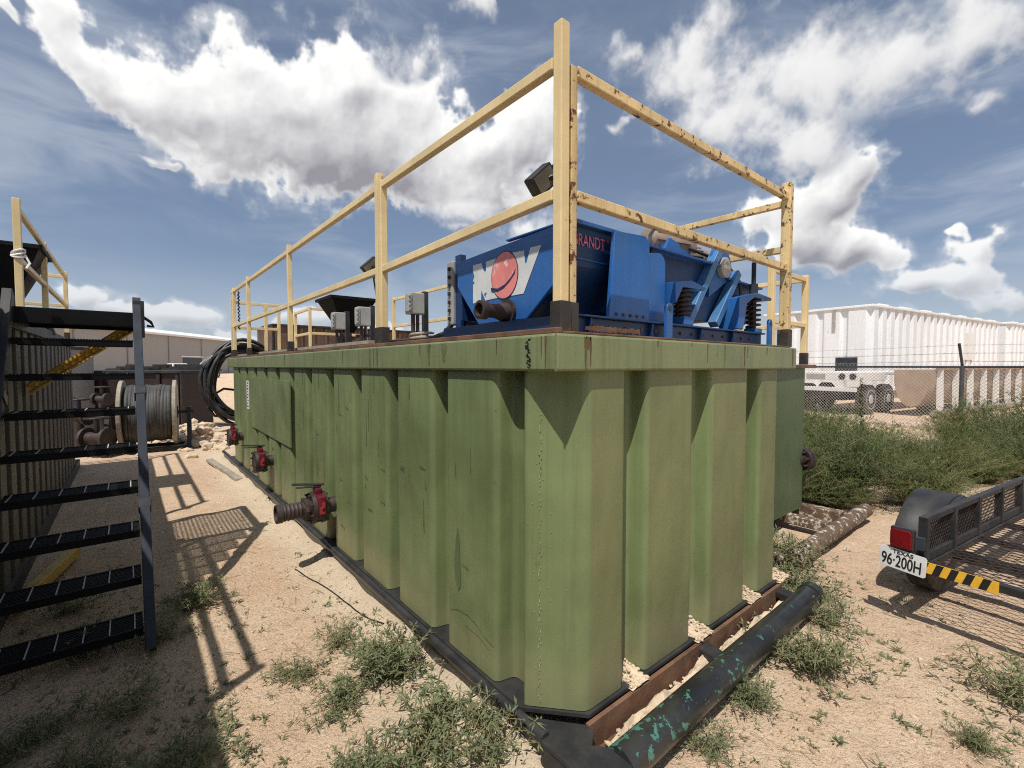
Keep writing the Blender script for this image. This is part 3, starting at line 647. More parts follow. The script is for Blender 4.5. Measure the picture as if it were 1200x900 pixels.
# vibrator motors
def motor(c, ax, r, L):
    ax = Vector(ax).normalized(); c = Vector(c)
    b = MB(); b.lathe(c - ax * L / 2, ax, [(0, r * .75), (.012, r * .95), (.05, r), (.052, r * .93), (L - .052, r * .93), (L - .05, r), (L - .012, r * .95), (L, r * .7)], 20)
    for k in range(10):
        a = k * math.pi / 5; u = ax.cross(Vector((0, 0, 1))).normalized(); v = u.cross(ax)
        d = (u * math.cos(a) + v * math.sin(a)) * r; b.bar(c + d - ax * (L / 2 - .06), c + d + ax * (L / 2 - .06), .012, .02, d)
    return b.build('vibrator_motor', M_TAN2, sh, smooth=35)
motor((2.95, 1.86, 2.47), (.8, -.5, -.12), .11, .36); motor((3.05, 1.76, 2.385), (.8, -.5, -.1), .065, .28)
b = MB(); b.prism([(0, 0), (.30, 0), (.20, .13), (.10, .15)], (2.50, 1.62, 2.263), (1, 0, 0), (0, 0, 1), -.02); b.prism([(0, 0), (.30, 0), (.20, .13), (.10, .15)], (2.50, 1.98, 2.263), (1, 0, 0), (0, 0, 1), -.02); b.box(2.45, 2.98, 1.60, 2.05, 2.25, 2.264); b.box(2.66, 2.98, 1.70, 2.0, 2.265, 2.40); b.build('motor_mount', M_BLUE, sh)

# ------------------------------------------------------------------ deck equipment
def floodlight(label, base, top, hc, yawd, tilt, s=.2, cable=None):
    t = thing('floodlight', label, 'floodlight', base)
    b = MB(); b.tube(base, top, .012, 10); b.tube(top, hc, .012, 8); b.build('pole', M_BLACK, t)
    e1 = Vector((.66, -.20, .66)).normalized(); yv = Vector((.55, .65, .60)); yv = (yv - e1 * yv.dot(e1)).normalized(); zv = e1.cross(yv)
    m = Matrix((e1, yv, zv)).transposed()
    b = MB(); b.cbox(hc, (s, s * .42, s * .72), m)
    for k in range(6): b.cbox(Vector(hc) + m @ Vector((-s * .4 + k * s * .16, s * .24, 0)), (.008, .03, s * .6), m)
    ho = b.build('lamp_housing', M_BLACKD, t, bevel=.012)
    b = MB(); b.cbox(Vector(hc) - m @ Vector((0, s * .215, 0)), (s * .84, .006, s * .56), m); b.build('lens', M_LENS, ho)
    b = MB(); b.cbox(Vector(hc) + m @ Vector((s * .53, .0, 0)), (.01, .05, .05), m); b.build('bracket', M_BLACK, ho)
    if cable: b = MB(); b.path(cable, .006, 6); b.build('cable', M_HOSE, t)
    return t
floodlight('larger black floodlight peeking out behind the tall corner post', (1.375, 1.365, 1.752), (1.375, 1.365, 2.40), (1.335, 1.425, 2.385), -35, 65, .12)
floodlight('small black floodlight beside the second railing post', (1.345, 3.03, 1.752), (1.345, 3.03, 2.30), (1.34, 3.19, 2.32), -40, 62, .125,
           [(1.335, 3.07, 2.29), (1.32, 3.10, 2.22), (1.33, 3.08, 2.1), (1.335, 3.06, 1.95), (1.345, 3.05, 1.80)])
def jbox(label, x, y, z0, z1, wd):
    t = thing('junction_box', label, 'junction box', (x, y, 1.752), 0, 'grey junction boxes on posts')
    b = MB(); b.box(x - wd / 2, x + wd / 2, y - .06, y + .06, z0, z1); bo = b.build('enclosure', M_GREYBOX, t, bevel=.012)
    b = MB(); b.box(x - wd / 2 - .012, x - wd / 2 + .02, y - .07, y + .03, z0 + .02, z1 - .02)
    for k in range(4): b.cbox((x - wd / 2 - .015, y - .075, z0 + .04 + k * (z1 - z0 - .08) / 3), (.02, .02, .022))
    b.build('lid', M_GREYBOX, bo, bevel=.006)
    b = MB(); b.tube((x - .02, y, 1.753), (x - .02, y, z0), .022, 8); b.tube((x + .03, y, 1.753), (x + .03, y, z0), .018, 8); b.build('conduit', M_DRUST, t)
    b = MB(); b.bar((x + wd / 2 + .05, y + .03, 1.753), (x + wd / 2 + .05, y + .03, z1 + .03), .05, .05); b.bar((x - .02, y + .03, z0 + .03), (x + wd / 2 + .03, y + .03, z0 + .03), .03, .03); b.build('post', M_BLACK, t)
    return t
jbox('grey junction box close to the left end of the blue machine', 2.2, 4.18, 2.13, 2.34, .16)
jbox('grey junction box right beside the second railing post', 2.2, 5.5, 2.10, 2.33, .16)
jbox('grey junction box standing in front of the black hopper', 2.2, 6.35, 2.11, 2.34, .16)
def hopper(label, x, y, z0, z1, half, hb=.08, base=1.75, mat=M_TREAD):
    t = thing('mix_hopper', label, 'hopper', (x, y, base))
    b = MB(); b.add([(x - half, y - half, z1), (x + half, y - half, z1), (x + half, y + half, z1), (x - half, y + half, z1), (x - hb, y - hb, z0), (x + hb, y - hb, z0), (x + hb, y + hb, z0), (x - hb, y + hb, z0)],
                    [(0, 1, 5, 4), (1, 2, 6, 5), (2, 3, 7, 6), (3, 0, 4, 7)])
    b.build('cone', mat, t)
    b = MB(); r_ = .02
    b.box(x - half - r_, x + half + r_, y - half - r_, y - half, z1 - .02, z1 + .02); b.box(x - half - r_, x + half + r_, y + half, y + half + r_, z1 - .02, z1 + .02)
    b.box(x - half - r_, x - half, y - half, y + half, z1 - .02, z1 + .02); b.box(x + half, x + half + r_, y - half, y + half, z1 - .02, z1 + .02); b.build('top_lip', mat, t)
    b = MB(); b.tube((x, y, base), (x, y, z0 + .02), hb * .9, 14); b.lathe((x, y, z0 - .1), (0, 0, 1), [(0, hb * 1.6), (.04, hb * 1.6)], 14); b.tube((x - .5, y, base + .12), (x + .5, y, base + .12), .06, 12); b.build('outlet_pipe', M_DRUST, t)
    b = MB(); b.path([(x + .1, y - .1, z0 - .05), (x + .42, y - .12, z0 - .02), (x + .45, y - .12, z0 - .2), (x + .45, y - .12, base)], .025, 8); b.build('side_pipe', M_BLACK, t)
    return t
hopper('black funnel hopper on the far deck of the green tank', 2.55, 7.0, 2.12, 2.60, .33)
t = thing('deck_grating', 'pale dusty plank walkway on the far deck beyond the second post', 'grating', (2.2, 5, 1.753))
b = MB()
for k in range(5): b.box(1.36, 1.9, 3.3 + k * .75, 4.02 + k * .75, 1.785, 1.81)
b.build('plank', M_WOOD, t)
b = MB(); b.bar((1.45, 3.3, 1.77), (1.45, 7.0, 1.77), .04, .028); b.bar((1.8, 3.3, 1.77), (1.8, 7.0, 1.77), .04, .028); b.build('bearer', M_RUST, t)
b = MB(); b.box(2.3, 3.0, 3.2, 3.9, 1.753, 1.93); b.lathe((2.55, 3.45, 1.931), (0, 0, 1), [(0, .2), (.02, .2)], 20); o = b.build('tank_hatch', M_GREENR, bevel=.02)
tag(o, 'low green hatch box on the deck left of the blue machine', 'hatch')
b = MB(); b.path([(1.5 + .07 * math.cos(a), 2.75 + .09 * math.sin(a), 1.79 + .004 * a) for a in [k * .4 for k in range(30)]], .009, 8)
tag(b.build('rope_loop', M_WOOD), 'small loop of pale rope on the deck edge below the blue machine', 'rope')

# ------------------------------------------------------------------ hose coil on the tank end
hc_ = thing('hose_coil', 'thick coil of black hose hung over the far left end of the green tank', 'hose', (1.45, 8.85, 1.3))
q = random.Random(9)
for k in range(17):
    rx = q.uniform(.44, .64); rz = q.uniform(.52, .74); y = 8.80 + q.uniform(-.03, .25); ph = q.uniform(0, 6)
    pts = []
    for i in range(48):
        a = 2 * math.pi * i / 48
        pts.append((1.50 + rx * math.cos(a) + .02 * math.sin(3 * a + ph), y + .05 * math.sin(2 * a + ph), 1.34 + (rz + .03 * math.sin(2 * a + ph)) * math.sin(a)))
    b = MB(); b.path(pts, .028, 8, closed=True); b.build('hose_loop', M_HOSE, hc_, smooth=60)
b = MB(); pts = [(.0, 0)]
b.path([(.97 + .08 * math.cos(a), 8.90 + .17 * math.sin(a), 1.72 + .07 * math.cos(a)) for a in [k * .3 for k in range(21)]], .011, 6, closed=True); b.build('tie_wire', M_GALV, hc_)
b = MB(); b.path([(1.3, 9.0, .9), (1.1, 8.95, 1.0), (1.0, 8.9, 1.12), (1.2, 8.9, 1.25), (1.5, 8.95, 1.2)], .02, 8)
b.path([(1.3, 9.0, .75), (1.08, 9.0, .8), (.98, 8.95, .95), (1.1, 8.9, 1.05)], .02, 8); b.build('loose_end', M_HOSE, hc_, smooth=60)

# thin wire on the sand
b = MB(); pts = []
for k in range(16):
    f = k / 15; x = .98 + f * .20 + (.012 * math.sin(f * 5)); y = 3.9 - f * 1.25; pts.append((x, y, gh(x, y) + .006))
b.path(pts, .004, 5); tag(b.build('ground_wire', M_INK), 'thin dark wire lying on the sand below the nearest valve', 'wire')

# ------------------------------------------------------------------ second green tank (right)
t2 = thing('green_tank', 'smaller dark green tank standing right behind the big green one', 'tank', (4.7, 4.5, 0))
ol = fillet([Vector(p) for p in [(3.86, 1.98, 0), (4.0, 1.80, 0), (5.40, 1.78, 0), (5.58, 1.96, 0), (5.58, 7.6, 0), (3.86, 7.6, 0)]], .03, 3)
wall_mesh(ol, .15, 1.60).build('wall', M_GREEN2, t2)
b = MB(); b.box(3.83, 5.62, 1.75, 7.65, 1.60, 1.635); b.build('rim', M_RUST, t2, bevel=.005)
b = MB(); b.tube((4.0, 1.38, .10), (5.96, 1.37, .105), .068, 20); d2 = b.build('drag_pipe', M_LOGW, t2, smooth=40)
b = MB(); b.box(3.85, 3.95, 1.4, 7.7, 0, .149); b.box(5.48, 5.60, 1.46, 7.7, 0, .149); b.box(5.0, 5.12, 1.45, 1.85, .06, .149); b.build('skid_rail', M_LOGW, t2, bevel=.01)
b = MB(); ax = Vector((.93, -.36, 0)).normalized(); c = Vector((5.30, 1.86, .645))
b.tube(c - ax * .05, c + ax * .2, .07, 14); b.lathe(c + ax * .13, ax, [(0, .115), (.035, .12), (.036, .105), (.042, .105), (.043, .12), (.08, .115)], 24); fl = b.build('flange', M_DRUST, t2, smooth=40)
b = MB(); u = ax.cross(Vector((0, 0, 1))).normalized()
for k in range(8):
    a = k * math.pi / 4 + .2; p = c + ax * .10 + (u * math.cos(a) + Vector((0, 0, 1)) * math.sin(a)) * .095; b.tube(p - ax * .02, p + ax * .14, .012, 6)
b.build('flange_bolt', M_DRUST, fl)
railing('slim cream railing on the dark green tank behind the big one', [(5.55, 1.85, 2.58, .055), (4.70, 1.85, 2.56, .055), (5.55, 4.2, 2.58, .05)],
        [((4.73, 1.85, 2.53), (5.52, 1.85, 2.53), 'top_rail'), ((4.73, 1.85, 2.05), (5.52, 1.85, 2.05), 'middle_rail'),
         ((5.55, 1.88, 2.53), (5.55, 4.17, 2.53), 'top_rail'), ((5.55, 1.88, 2.05), (5.55, 4.17, 2.05), 'middle_rail')], M_YEL, base=1.636)

# ------------------------------------------------------------------ left grey tank, its rail and hopper
LX = -.66
lt = thing('grey_tank', 'dark grey ribbed steel tank in shade behind the stairs', 'tank', (-2, 5.5, 0))
flats = [(-.6 + .36 * k, -.6 + .36 * k + .2) for k in range(29)]
ol = [(LX - d, y) for y, d in corr_side(flats, .07, .03)]
ol = [Vector((-3.0, -.6, 0)), ] + [Vector((x, y, 0)) for x, y in ol] + [Vector((-3.0, ol[-1][1], 0))]
wall_mesh(fillet(ol, .01, 2), .12, 1.90).build('wall', M_GTANK, lt)
b = MB(); b.box(-3.05, LX + .03, -.65, 9.78, 1.90, 2.0); b.build('rim', M_BLACKD, lt, bevel=.006)
b = MB(); b.box(LX - .09, LX + .02, -.65, 10.2, 0, .12); b.build('skid_rail', M_BLACKD, lt)
RXL = -.70
railing('cream railing on the left tank with a white rope knot', [(RXL, 5.76, 3.04, .05), (RXL, 7.39, 3.0, .05), (RXL, 9.7, 3.04, .05)],
        [((RXL, 5.785, 2.96), (RXL, 9.675, 2.96), 'top_rail'), ((RXL, 5.785, 2.53), (RXL, 9.675, 2.53), 'middle_rail'), ((-.725, 9.7, 2.96), (-2.0, 9.7, 2.96), 'top_rail'), ((-.725, 9.7, 2.53), (-2., 9.7, 2.53), 'middle_rail')], M_YEL, base=2.001)
railing('cream railing of the left tank beside the near end of the stairs', [(RXL, 2.0, 2.66, .05), (RXL, 4.4, 2.66, .05)],
        [((RXL, 2.025, 2.60), (RXL, 4.375, 2.60), 'top_rail'), ((RXL, 2.025, 2.28), (RXL, 4.375, 2.28), 'middle_rail')], M_YEL, base=2.001)
b = MB()
for k in range(3): b.path([(RXL + .04 * math.cos(a), 5.76 + .034 * math.sin(a), 2.56 + k * .016 + .02 * math.sin(a + k)) for a in [j * .35 for j in range(18)]], .009, 6, closed=True)
b.path([(RXL + .04, 5.75, 2.57), (RXL + .07, 5.74, 2.50), (RXL + .05, 5.72, 2.45)], .009, 6)
tag(b.build('rope_knot', M_WHITE), 'white rope tied round the first cream post of the left tank', 'rope')
hopper('tall black funnel hopper on the left tank behind the railing', -1.08, 7.3, 2.16, 2.86, .40, .12, 2.001)

# ------------------------------------------------------------------ stairs
st_ = thing('steel_stairs', 'dark steel stairs with open grated treads up to the left tank', 'stairs', (-.3, 3.9, 0))
SX0, SX1 = -.62, .06
def sp(s, x): return Vector((x, 3.27 + 1.33 * s, 2.04 * s))
def stringer(x, mat):
    b = MB(); up = (0, -.84, .55)
    b.bar(sp(0, x) + Vector((0, 0, .02)), sp(1.04, x), .05, .10, up); o = b.build('stringer', mat, st_, bevel=.004)
    for s in (.36, .70): b = MB(); b.bar(sp(s - .013, x), sp(s + .013, x), .065, .115, up); b.build('splice_clamp', M_BLACK, o, bevel=.004)
    return o
stringer(SX1, M_STEEL); stringer(SX0, M_BLACKD)
for k in range(8):
    z = .12 + .24 * k; y = 3.27 + 1.33 * z / 2.04
    b = MB(); b.box(SX0 + .03, SX1 - .03, y - .005, y + .012, z - .035, z + .008); b.box(SX0 + .03, SX1 - .03, y + .215, y + .232, z - .035, z + .008)
    for i in range(9): b.box(SX0 + .03, SX1 - .03, y + .022 + i * .0215, y + .033 + i * .0215, z - .02, z + .004)
    for i in range(40): b.box(SX0 + .04 + i * .0155, SX0 + .047 + i * .0155, y - .008, y + .0, z + .0, z + .012)
    b.cur = 1
    for i in range(6): xx = SX0 + .06 + i * .11; b.box(xx, xx + .006, y + .014, y + .213, z + .0045, z + .010)
    b.build('tread', [M_TREAD, M_GALV], st_)
PY0, PY1 = 4.62, 5.50
b = MB(); b.box(SX0 - .02, SX1 + .03, PY0, PY0 + .03, 1.92, 2.03); b.box(SX0 - .02, SX1 + .03, PY1 - .03, PY1, 1.94, 2.03); b.box(SX1, SX1 + .03, PY0 + .031, PY1 - .031, 1.94, 2.03); b.box(SX0 - .02, SX0 + .01, PY0 + .031, PY1 - .031, 1.94, 2.03)
lo = b.build('landing_frame', M_TREAD, st_, bevel=.004)
b = MB()
for i in range(22): y = PY0 + .05 + i * .037; b.box(SX0 + .011, SX1 - .001, y, y + .009, 2.0, 2.02)
for i in range(19): x = SX0 + .03 + i * .036; b.box(x, x + .007, PY0 + .032, PY1 - .032, 2.002, 2.018)
b.build('landing_grating', M_TREAD, lo)
b = MB(); b.bar((SX1 + .01, PY0 - .01, 1.84), (SX1 + .01, PY0 - .01, 2.12), .075, .07); b.build('corner_post', M_BLACK, st_, bevel=.004)
b = MB(); b.path([(SX1 + .04, PY0 + .02, 2.0), (SX1 + .085, PY0 + .02, 1.965), (SX1 + .10, PY0 + .02, 1.93), (SX1 + .06, PY0 + .02, 1.935)], .012, 6); b.build('hook', M_STEEL, st_)
b = MB(); b.bar((SX1, 5.53, 2.0), (LX + .02, 5.53, 1.43), .012, .085, (0, 0, 1)); b.bar((SX1, 5.51, 2.03), (LX + .02, 5.51, 1.46), .04, .012); b.bar((SX1, 5.51, 1.955), (LX + .02, 5.51, 1.385), .04, .012)
br = b.build('knee_brace', M_YELO, st_)
b = MB()
for k in range(16): f = (k + .5) / 16; b.cbox((SX1 + (LX - SX1) * f, 5.518, 1.985 + (1.415 - 1.985) * f), (.022, .012, .03))
b.build('brace_cleat', M_CHEVY, br)
b = MB(); b.bar((-.38, 5.28, .08), (-.60, 4.3, .07), .07, .08); tag(b.build('yellow_beam', M_YELO, bevel=.004), 'yellow steel beam lying on the ground in the shade under the stairs', 'beam')

# ------------------------------------------------------------------ hose reel
F = Vector((.636, .772, 0)); Rv = Vector((.772, -.636, 0)); UP = Vector((0, 0, 1))
def W(d, lat, z): return F * d + Rv * lat + UP * z
rc = W(8.9, -6.95, .72); rl = thing('hose_reel', 'wooden flanged reel wound with grey hose on a black stand', 'reel', (rc.x, rc.y, 0))
ax = (Rv + F * .66).normalized()
for s in (-1, 1):
    b = MB(); b.lathe(rc + ax * s * .40 - ax * .03, ax, [(0, .63), (.06, .63)], 40); fo_ = b.build('flange', M_WOOD, rl, bevel=.006)
    b = MB(); b.lathe(rc + ax * s * .40 - ax * .045, ax, [(0, .12), (.09, .12)], 16); b.build('hub_plate', M_STEEL, fo_)
b = MB()
for layer, rr_ in ((0, .46), (1, .51)):
    n = 15
    for k in range(n):
        p = rc + ax * (-.33 + .66 * (k + .5 * layer) / n); pts = []
        u = ax.cross(UP).normalized(); v = u.cross(ax)
        for i in range(32):
            a = i * math.pi / 16; pts.append(p + (u * math.cos(a) + v * math.sin(a)) * (rr_ + .012 * math.sin(5 * k + 2 * a)) + ax * .015 * math.sin(a + k))
        b.path(pts, .033, 6, closed=True)
b.lathe(rc - ax * .36, ax, [(0, .42), (.72, .42)], 24)
b.build('hose_winding', M_GHOSE, rl, smooth=60)
b = MB()
u = ax.cross(UP).normalized()
for s in (-1, 1):
    c = rc + ax * s * .62
    b.bar(c + u * .34 - UP * .70, c + UP * .06, .07, .07); b.bar(c - u * .34 - UP * .70, c + UP * .06, .07, .07); b.bar(c - u * .5 - UP * .69, c + u * .5 - UP * .69, .08, .06)
    b.bar(c - u * .0 - UP * .02, c + UP * .10, .12, .09)
b.bar(rc - ax * .62 + u * .3 - UP * .66, rc + ax * .62 + u * .3 - UP * .66, .06, .06); b.bar(rc - ax * .62 - u * .3 - UP * .66, rc + ax * .62 - u * .3 - UP * .66, .06, .06)
b.tube(rc - ax * .7, rc + ax * .7, .035, 12)
b.build('stand', M_BLACKD, rl, bevel=.005)

# ------------------------------------------------------------------ clutter behind the stairs
def container(name, label, cat, c, ang, L, Wd, H, mat, ribs=8, crenel=False, z0=0.):
    t = thing(name, label, cat, (c[0], c[1], 0), R(ang))
    b = MB(); b.box(-L / 2, L / 2, -Wd / 2, Wd / 2, z0 + .1, H); b.build('shell', mat, t, local=True, bevel=.01)
    b = MB()
    for i in range(ribs):
        x = -L / 2 + .1 + (L - .2) * i / max(1, ribs - 1)
        b.box(x - .04, x + .04, -Wd / 2 - .05, -Wd / 2 - .001, z0 + .1, H - .02)
        if crenel: b.box(x - .06, x + .06, -Wd / 2 - .06, -Wd / 2 - .051, H - .22, H - .06)
    b.build('rib', mat if not crenel else M_BLACKD, t, local=True)
    b = MB()
    for sx in (-1, 1): b.box(sx * L / 2 - .02, sx * L / 2 + .02, -Wd / 2 - .065, -Wd / 2 - .0, z0 + .098, H + .01)
    b.box(-L / 2 - .03, L / 2 + .03, -Wd / 2 - .07, Wd / 2 + .07, H, H + .06); b.box(-L / 2, L / 2, -Wd / 2, Wd / 2, z0, z0 + .099); b.build('frame', M_BLACKD, t, local=True)
    return t
c = W(11.9, -9.5, 0); container('maroon_container', 'low maroon steel box behind the hose reel', 'container', c, -38, 2.9, 1.2, 1.45, M_MAROON, 7)
c = W(10.6, -10.55, 0); container('grey_panel_box', 'grey sheet steel box with dark notches along its top', 'container', c, -28, 1.2, 1.0, 2.0, M_GREYP, 9, True)
c = W(13.2, -9.0, 0); container('brown_tank', 'dark brown ribbed tank far behind the wooden reel', 'tank', (6.6, 18.6, 0), 0, 5.6, 2.4, 3.0, M_BROWN, 14)
for i in range(1):
    pu = thing('pump', 'blue pump motor on a skid behind the stair treads', 'pump', tuple(W(8.6, -8.35, 0)))
    c = W(8.6, -8.35, .95); b = MB(); b.lathe(c - Rv * .22, Rv, [(0, .10), (.02, .16), (.30, .16), (.32, .13), (.40, .12), (.42, .05)], 18); b.build('motor', M_BLUE, pu, smooth=40)
    b = MB(); c2 = W(8.6, -8.35, 0); b.cbox(c2 + UP * .38, (.35, .35, .75)); b.tube(c2 + UP * .05 + Rv * .3, c2 + UP * .6 + Rv * .3, .07, 12); b.build('pedestal', M_BLACKD, pu)
def red_valve(d, lat, z, r, label):
    p = W(d, lat, 0); t = thing('gate_valve', label, 'valve', tuple(p), 0, 'red valves behind the stairs')
    c = p + UP * z
    b = MB(); b.lathe(c - Rv * r * 1.1, Rv, [(0, r), (.05, r), (.051, r * .6), (r * 2.2 - .051, r * .6), (r * 2.2 - .05, r), (r * 2.2, r)], 16); b.tube(p, c, r * .45, 10); b.build('body', M_DRUST, t, smooth=40)
    b = MB(); b.tube(c, c + UP * r * 1.9, r * .22, 8); b.path([c + UP * r * 1.9 + (F * math.cos(a) + Rv * math.sin(a)) * r * .9 for a in [k * .42 for k in range(15)]], .018, 6, closed=True); b.bar(c + UP * r * 1.9 - Rv * r * .9, c + UP * r * 1.9 + Rv * r * .9, .02, .02); b.build('handwheel', M_MAROON, t)
red_valve(8.3, -7.75, .72, .16, 'upper red valve with a handwheel close to the blue pump')
red_valve(8.2, -7.35, .34, .19, 'large low red valve near the reel')
red_valve(9.4, -8.3, .95, .13, 'small red valve between the pump and the maroon box')
t = thing('pipe_manifold', 'pale horizontal pipes between the red valves and the reel', 'pipes', tuple(W(9.8, -7.9, 0)))
b = MB()
for z in (1.02, .9): b.tube(W(9.8, -8.3, z), W(9.8, -7.2, z), .035, 10)
b.build('pipe', M_LOGW, t)
b = MB(); b.tube(W(9.8, -7.6, 0), W(9.8, -7.6, 1.15), .04, 8); b.tube(W(9.8, -8.1, 0), W(9.8, -8.1, 1.1), .04, 8); b.lathe(W(9.8, -7.6, 1.13), (0, 0, 1), [(0, .1), (.06, .1), (.08, .06)], 12); b.build('support', M_STEEL, t)
# rubble
m = MB(); q = random.Random(21)
for k in range(150):
    a = q.gauss(0, .45); d = q.gauss(0, 1.3)
    x, y = 1.15 + a * .75, 12.9 + d; hgt = max(0, .34 - abs(a) * .3 - abs(d) * .1)
    rock(m, (x, y, q.uniform(0, hgt)), q.uniform(.05, .17), k)
o = m.build('rubble_heap', M_ROCK); tag(o, kind='stuff', label='heap of pale broken caliche', group='rubble')
b = MB(); b.bar((1.02, 9.3, .03), (1.16, 7.4, .03), .09, .05); tag(b.build('timber_plank', M_WOOD, bevel=.004), 'weathered plank lying along the far end of the green tank skid', 'plank')

# ------------------------------------------------------------------ warehouse and far yard
wh = thing('warehouse', 'long pale grey metal warehouse with a white roof far behind', 'warehouse', tuple(W(90, -64, 0)))
dv = (F + Rv * -.055).normalized(); nv = Vector((-dv.y, dv.x, 0))
A = W(45, -62, 0); Bp = A + dv * 85
hgt = 7.7
b = MB(); b.prism([(0, 0), (85, 0), (85, hgt), (0, hgt)], A, dv, UP, .3); b.prism([(0, 0), (32, 0), (32, hgt), (16, hgt + 2.2), (0, hgt)], Bp, nv, UP, .3); b.prism([(0, 0), (32, 0), (32, hgt), (16, hgt + 2.2), (0, hgt)], A + dv * .4, nv, UP, .3)
b.build('wall', M_WALLG, wh)
b = MB()
for k in range(9): p = A + dv * (2 + k * 10.) - nv * .36; b.bar(p, p + UP * (hgt - .1), .22, .14)
b.build('downpipe', M_GREYP, wh)
b = MB(); o0 = A - nv * .9 - dv * .8; L = dv * 86.6
b.add([o0 + UP * (hgt - .1), o0 + L + UP * (hgt - .1), o0 + L + nv * 17 + UP * (hgt + 2.3), o0 + nv * 17 + UP * (hgt + 2.3), o0 + nv * 34 + UP * (hgt - .1), o0 + L + nv * 34 + UP * (hgt - .1)], [(0, 1, 2, 3), (3, 2, 5, 4)])
b.add([o0 + UP * (hgt - .45), o0 + L + UP * (hgt - .45), o0 + L + UP * (hgt - .1), o0 + UP * (hgt - .1)], [(0, 1, 2, 3)])
b.build('roof', M_ROOFW, wh)
p = A + dv * 44 - nv * 2.2
b = MB(); b.prism([(0, 0), (6, 0), (6, 3.3), (0, 3.3)], A + dv * 46 - nv * .35, dv, UP, -.1); do = b.build('doorway', M_GLASSK, wh)
b = MB(); b.prism([(0, 3.4), (7, 3.4), (7, 3.65), (0, 3.65)], A + dv * 45.5 - nv * .4, dv, UP, -2.0); b.build('awning', M_ROOFW, wh)
def far_vehicle(label, d, lat, kind, ang):
    p = W(d, lat, 0); t = thing('parked_truck' if kind == 'truck' else 'flatbed_trailer', label, 'truck' if kind == 'truck' else 'trailer', tuple(p), R(ang))
    if kind == 'truck':
        b = MB(); b.box(-2.2, 1.0, -1, 1, .6, 1.3); b.box(1.0, 2.4, -1, 1, .6, 1.25); b.build('body', M_WHITE, t, local=True, bevel=.1)
        b = MB(); b.box(-.9, 1.0, -.9, .9, 1.31, 2.0); b.build('cab', M_WHITE, t, local=True, bevel=.12)
        b = MB(); b.box(-.7, .8, -.915, .915, 1.45, 1.9); b.box(-.915, 1.015, -.7, .7, 1.45, 1.9); b.build('window', M_GLASSK, t, local=True)
    else:
        b = MB(); b.box(-4, 4, -1.2, 1.2, .95, 1.2)
        for k in range(7): b.box(-3.8 + k * 1.2, -3.3 + k * 1.2, -1.1, 1.1, 1.201, 1.35 + .25 * (k % 3))
        b.build('bed', M_BLACKD, t, local=True)
    for x in ((-1.4, 1.6) if kind == 'truck' else (-3.0, -1.9, 2.4, 3.4)):
        for y in (-.95, .95):
            b = MB(); b.lathe((x, y - .14, .5), (0, 1, 0), [(0, .42), (.03, .5), (.25, .5), (.28, .42)], 18); wo = b.build('wheel', M_TYRE, t, local=True)
            b = MB(); b.lathe((x, y - .16, .5), (0, 1, 0), [(0, .2), (.32, .2)], 12); b.build('hub', M_RIM, wo, local=True)
    return t
far_vehicle('dark flatbed trailer parked far off in front of the warehouse', 62, -42.5, 'flat', 48)
far_vehicle('second dark flatbed trailer far off, further left by the warehouse', 60, -47.5, 'flat', 40)
far_vehicle('white truck parked far off by the warehouse doorway', 66, -47.5, 'truck', 20)

# ------------------------------------------------------------------ white tanks behind the fence
def white_tank(label, corner, ang, L, Wd, H, nr, front_detail):
    t = thing('white_tank', label, 'tank', corner, R(ang), 'white ribbed storage tanks behind the fence')
    pts = [(0, 0)]; 
    per = L / nr; ol = []
    fl_ = [(.25 + i * per, .25 + i * per + per * .52) for i in range(nr)]
    ol = [Vector((x, d, 0)) for x, d in corr_side(fl_, .22, .12)]
    ol = [Vector((0, .25, 0))] + ol + [Vector((L, .25, 0)), Vector((L, Wd, 0))]
    lf_ = [(.25 + i * 1.1, .25 + i * 1.1 + .75) for i in range(int(Wd / 1.1))]
    ol += [Vector((d, y, 0)) for y, d in reversed(corr_side(lf_, .12, .08))]
    wall_mesh(fillet(ol, .04, 2), .4, H - .12).build('wall', M_WHITET, t, local=True)
    b = MB(); b.box(-.06, L + .06, -.06, Wd + .06, H - .12, H); b.build('roof', M_WHITET, t, local=True, bevel=.02)
    b = MB()
    for i in range(7): x = 1.0 + i * L / 7.; b.box(x, x + 1.0, .1, .8, H, H + .10)
    b.build('roof_hatch', M_WHITET, t, local=True, bevel=.03)
    b = MB(); b.box(.1, L, .1, Wd - .1, 0, .4); b.build('skid_base', M_TAN, t, local=True)
    if front_detail:
        b = MB(); b.box(-.03, -.001, .55, 1.5, 1.35, 2.05); b.build('hatch_panel', M_STEEL, t, local=True)
        b = MB(); b.box(11.6, 13.2, -.02, .0, 2.0, 3.6); b.build('blank_panel', M_WHITE, t, local=True)
        b = MB(); b.box(-.04, -.001, 1.55, 1.7, H - 1.2, H - .15); b.build('vent_slot', M_GREYBOX, t, local=True)
    return t
white_tank('big white ribbed tank behind the fence with a dark hatch panel', (27.1, 6.2, 0), -9.2, 18.2, 5.2, 4.55, 21, True)
white_tank('lower white ribbed tank at the right edge behind the fence', (46.3, 2.9, 0), -9.2, 16, 5, 4.6, 18, False)
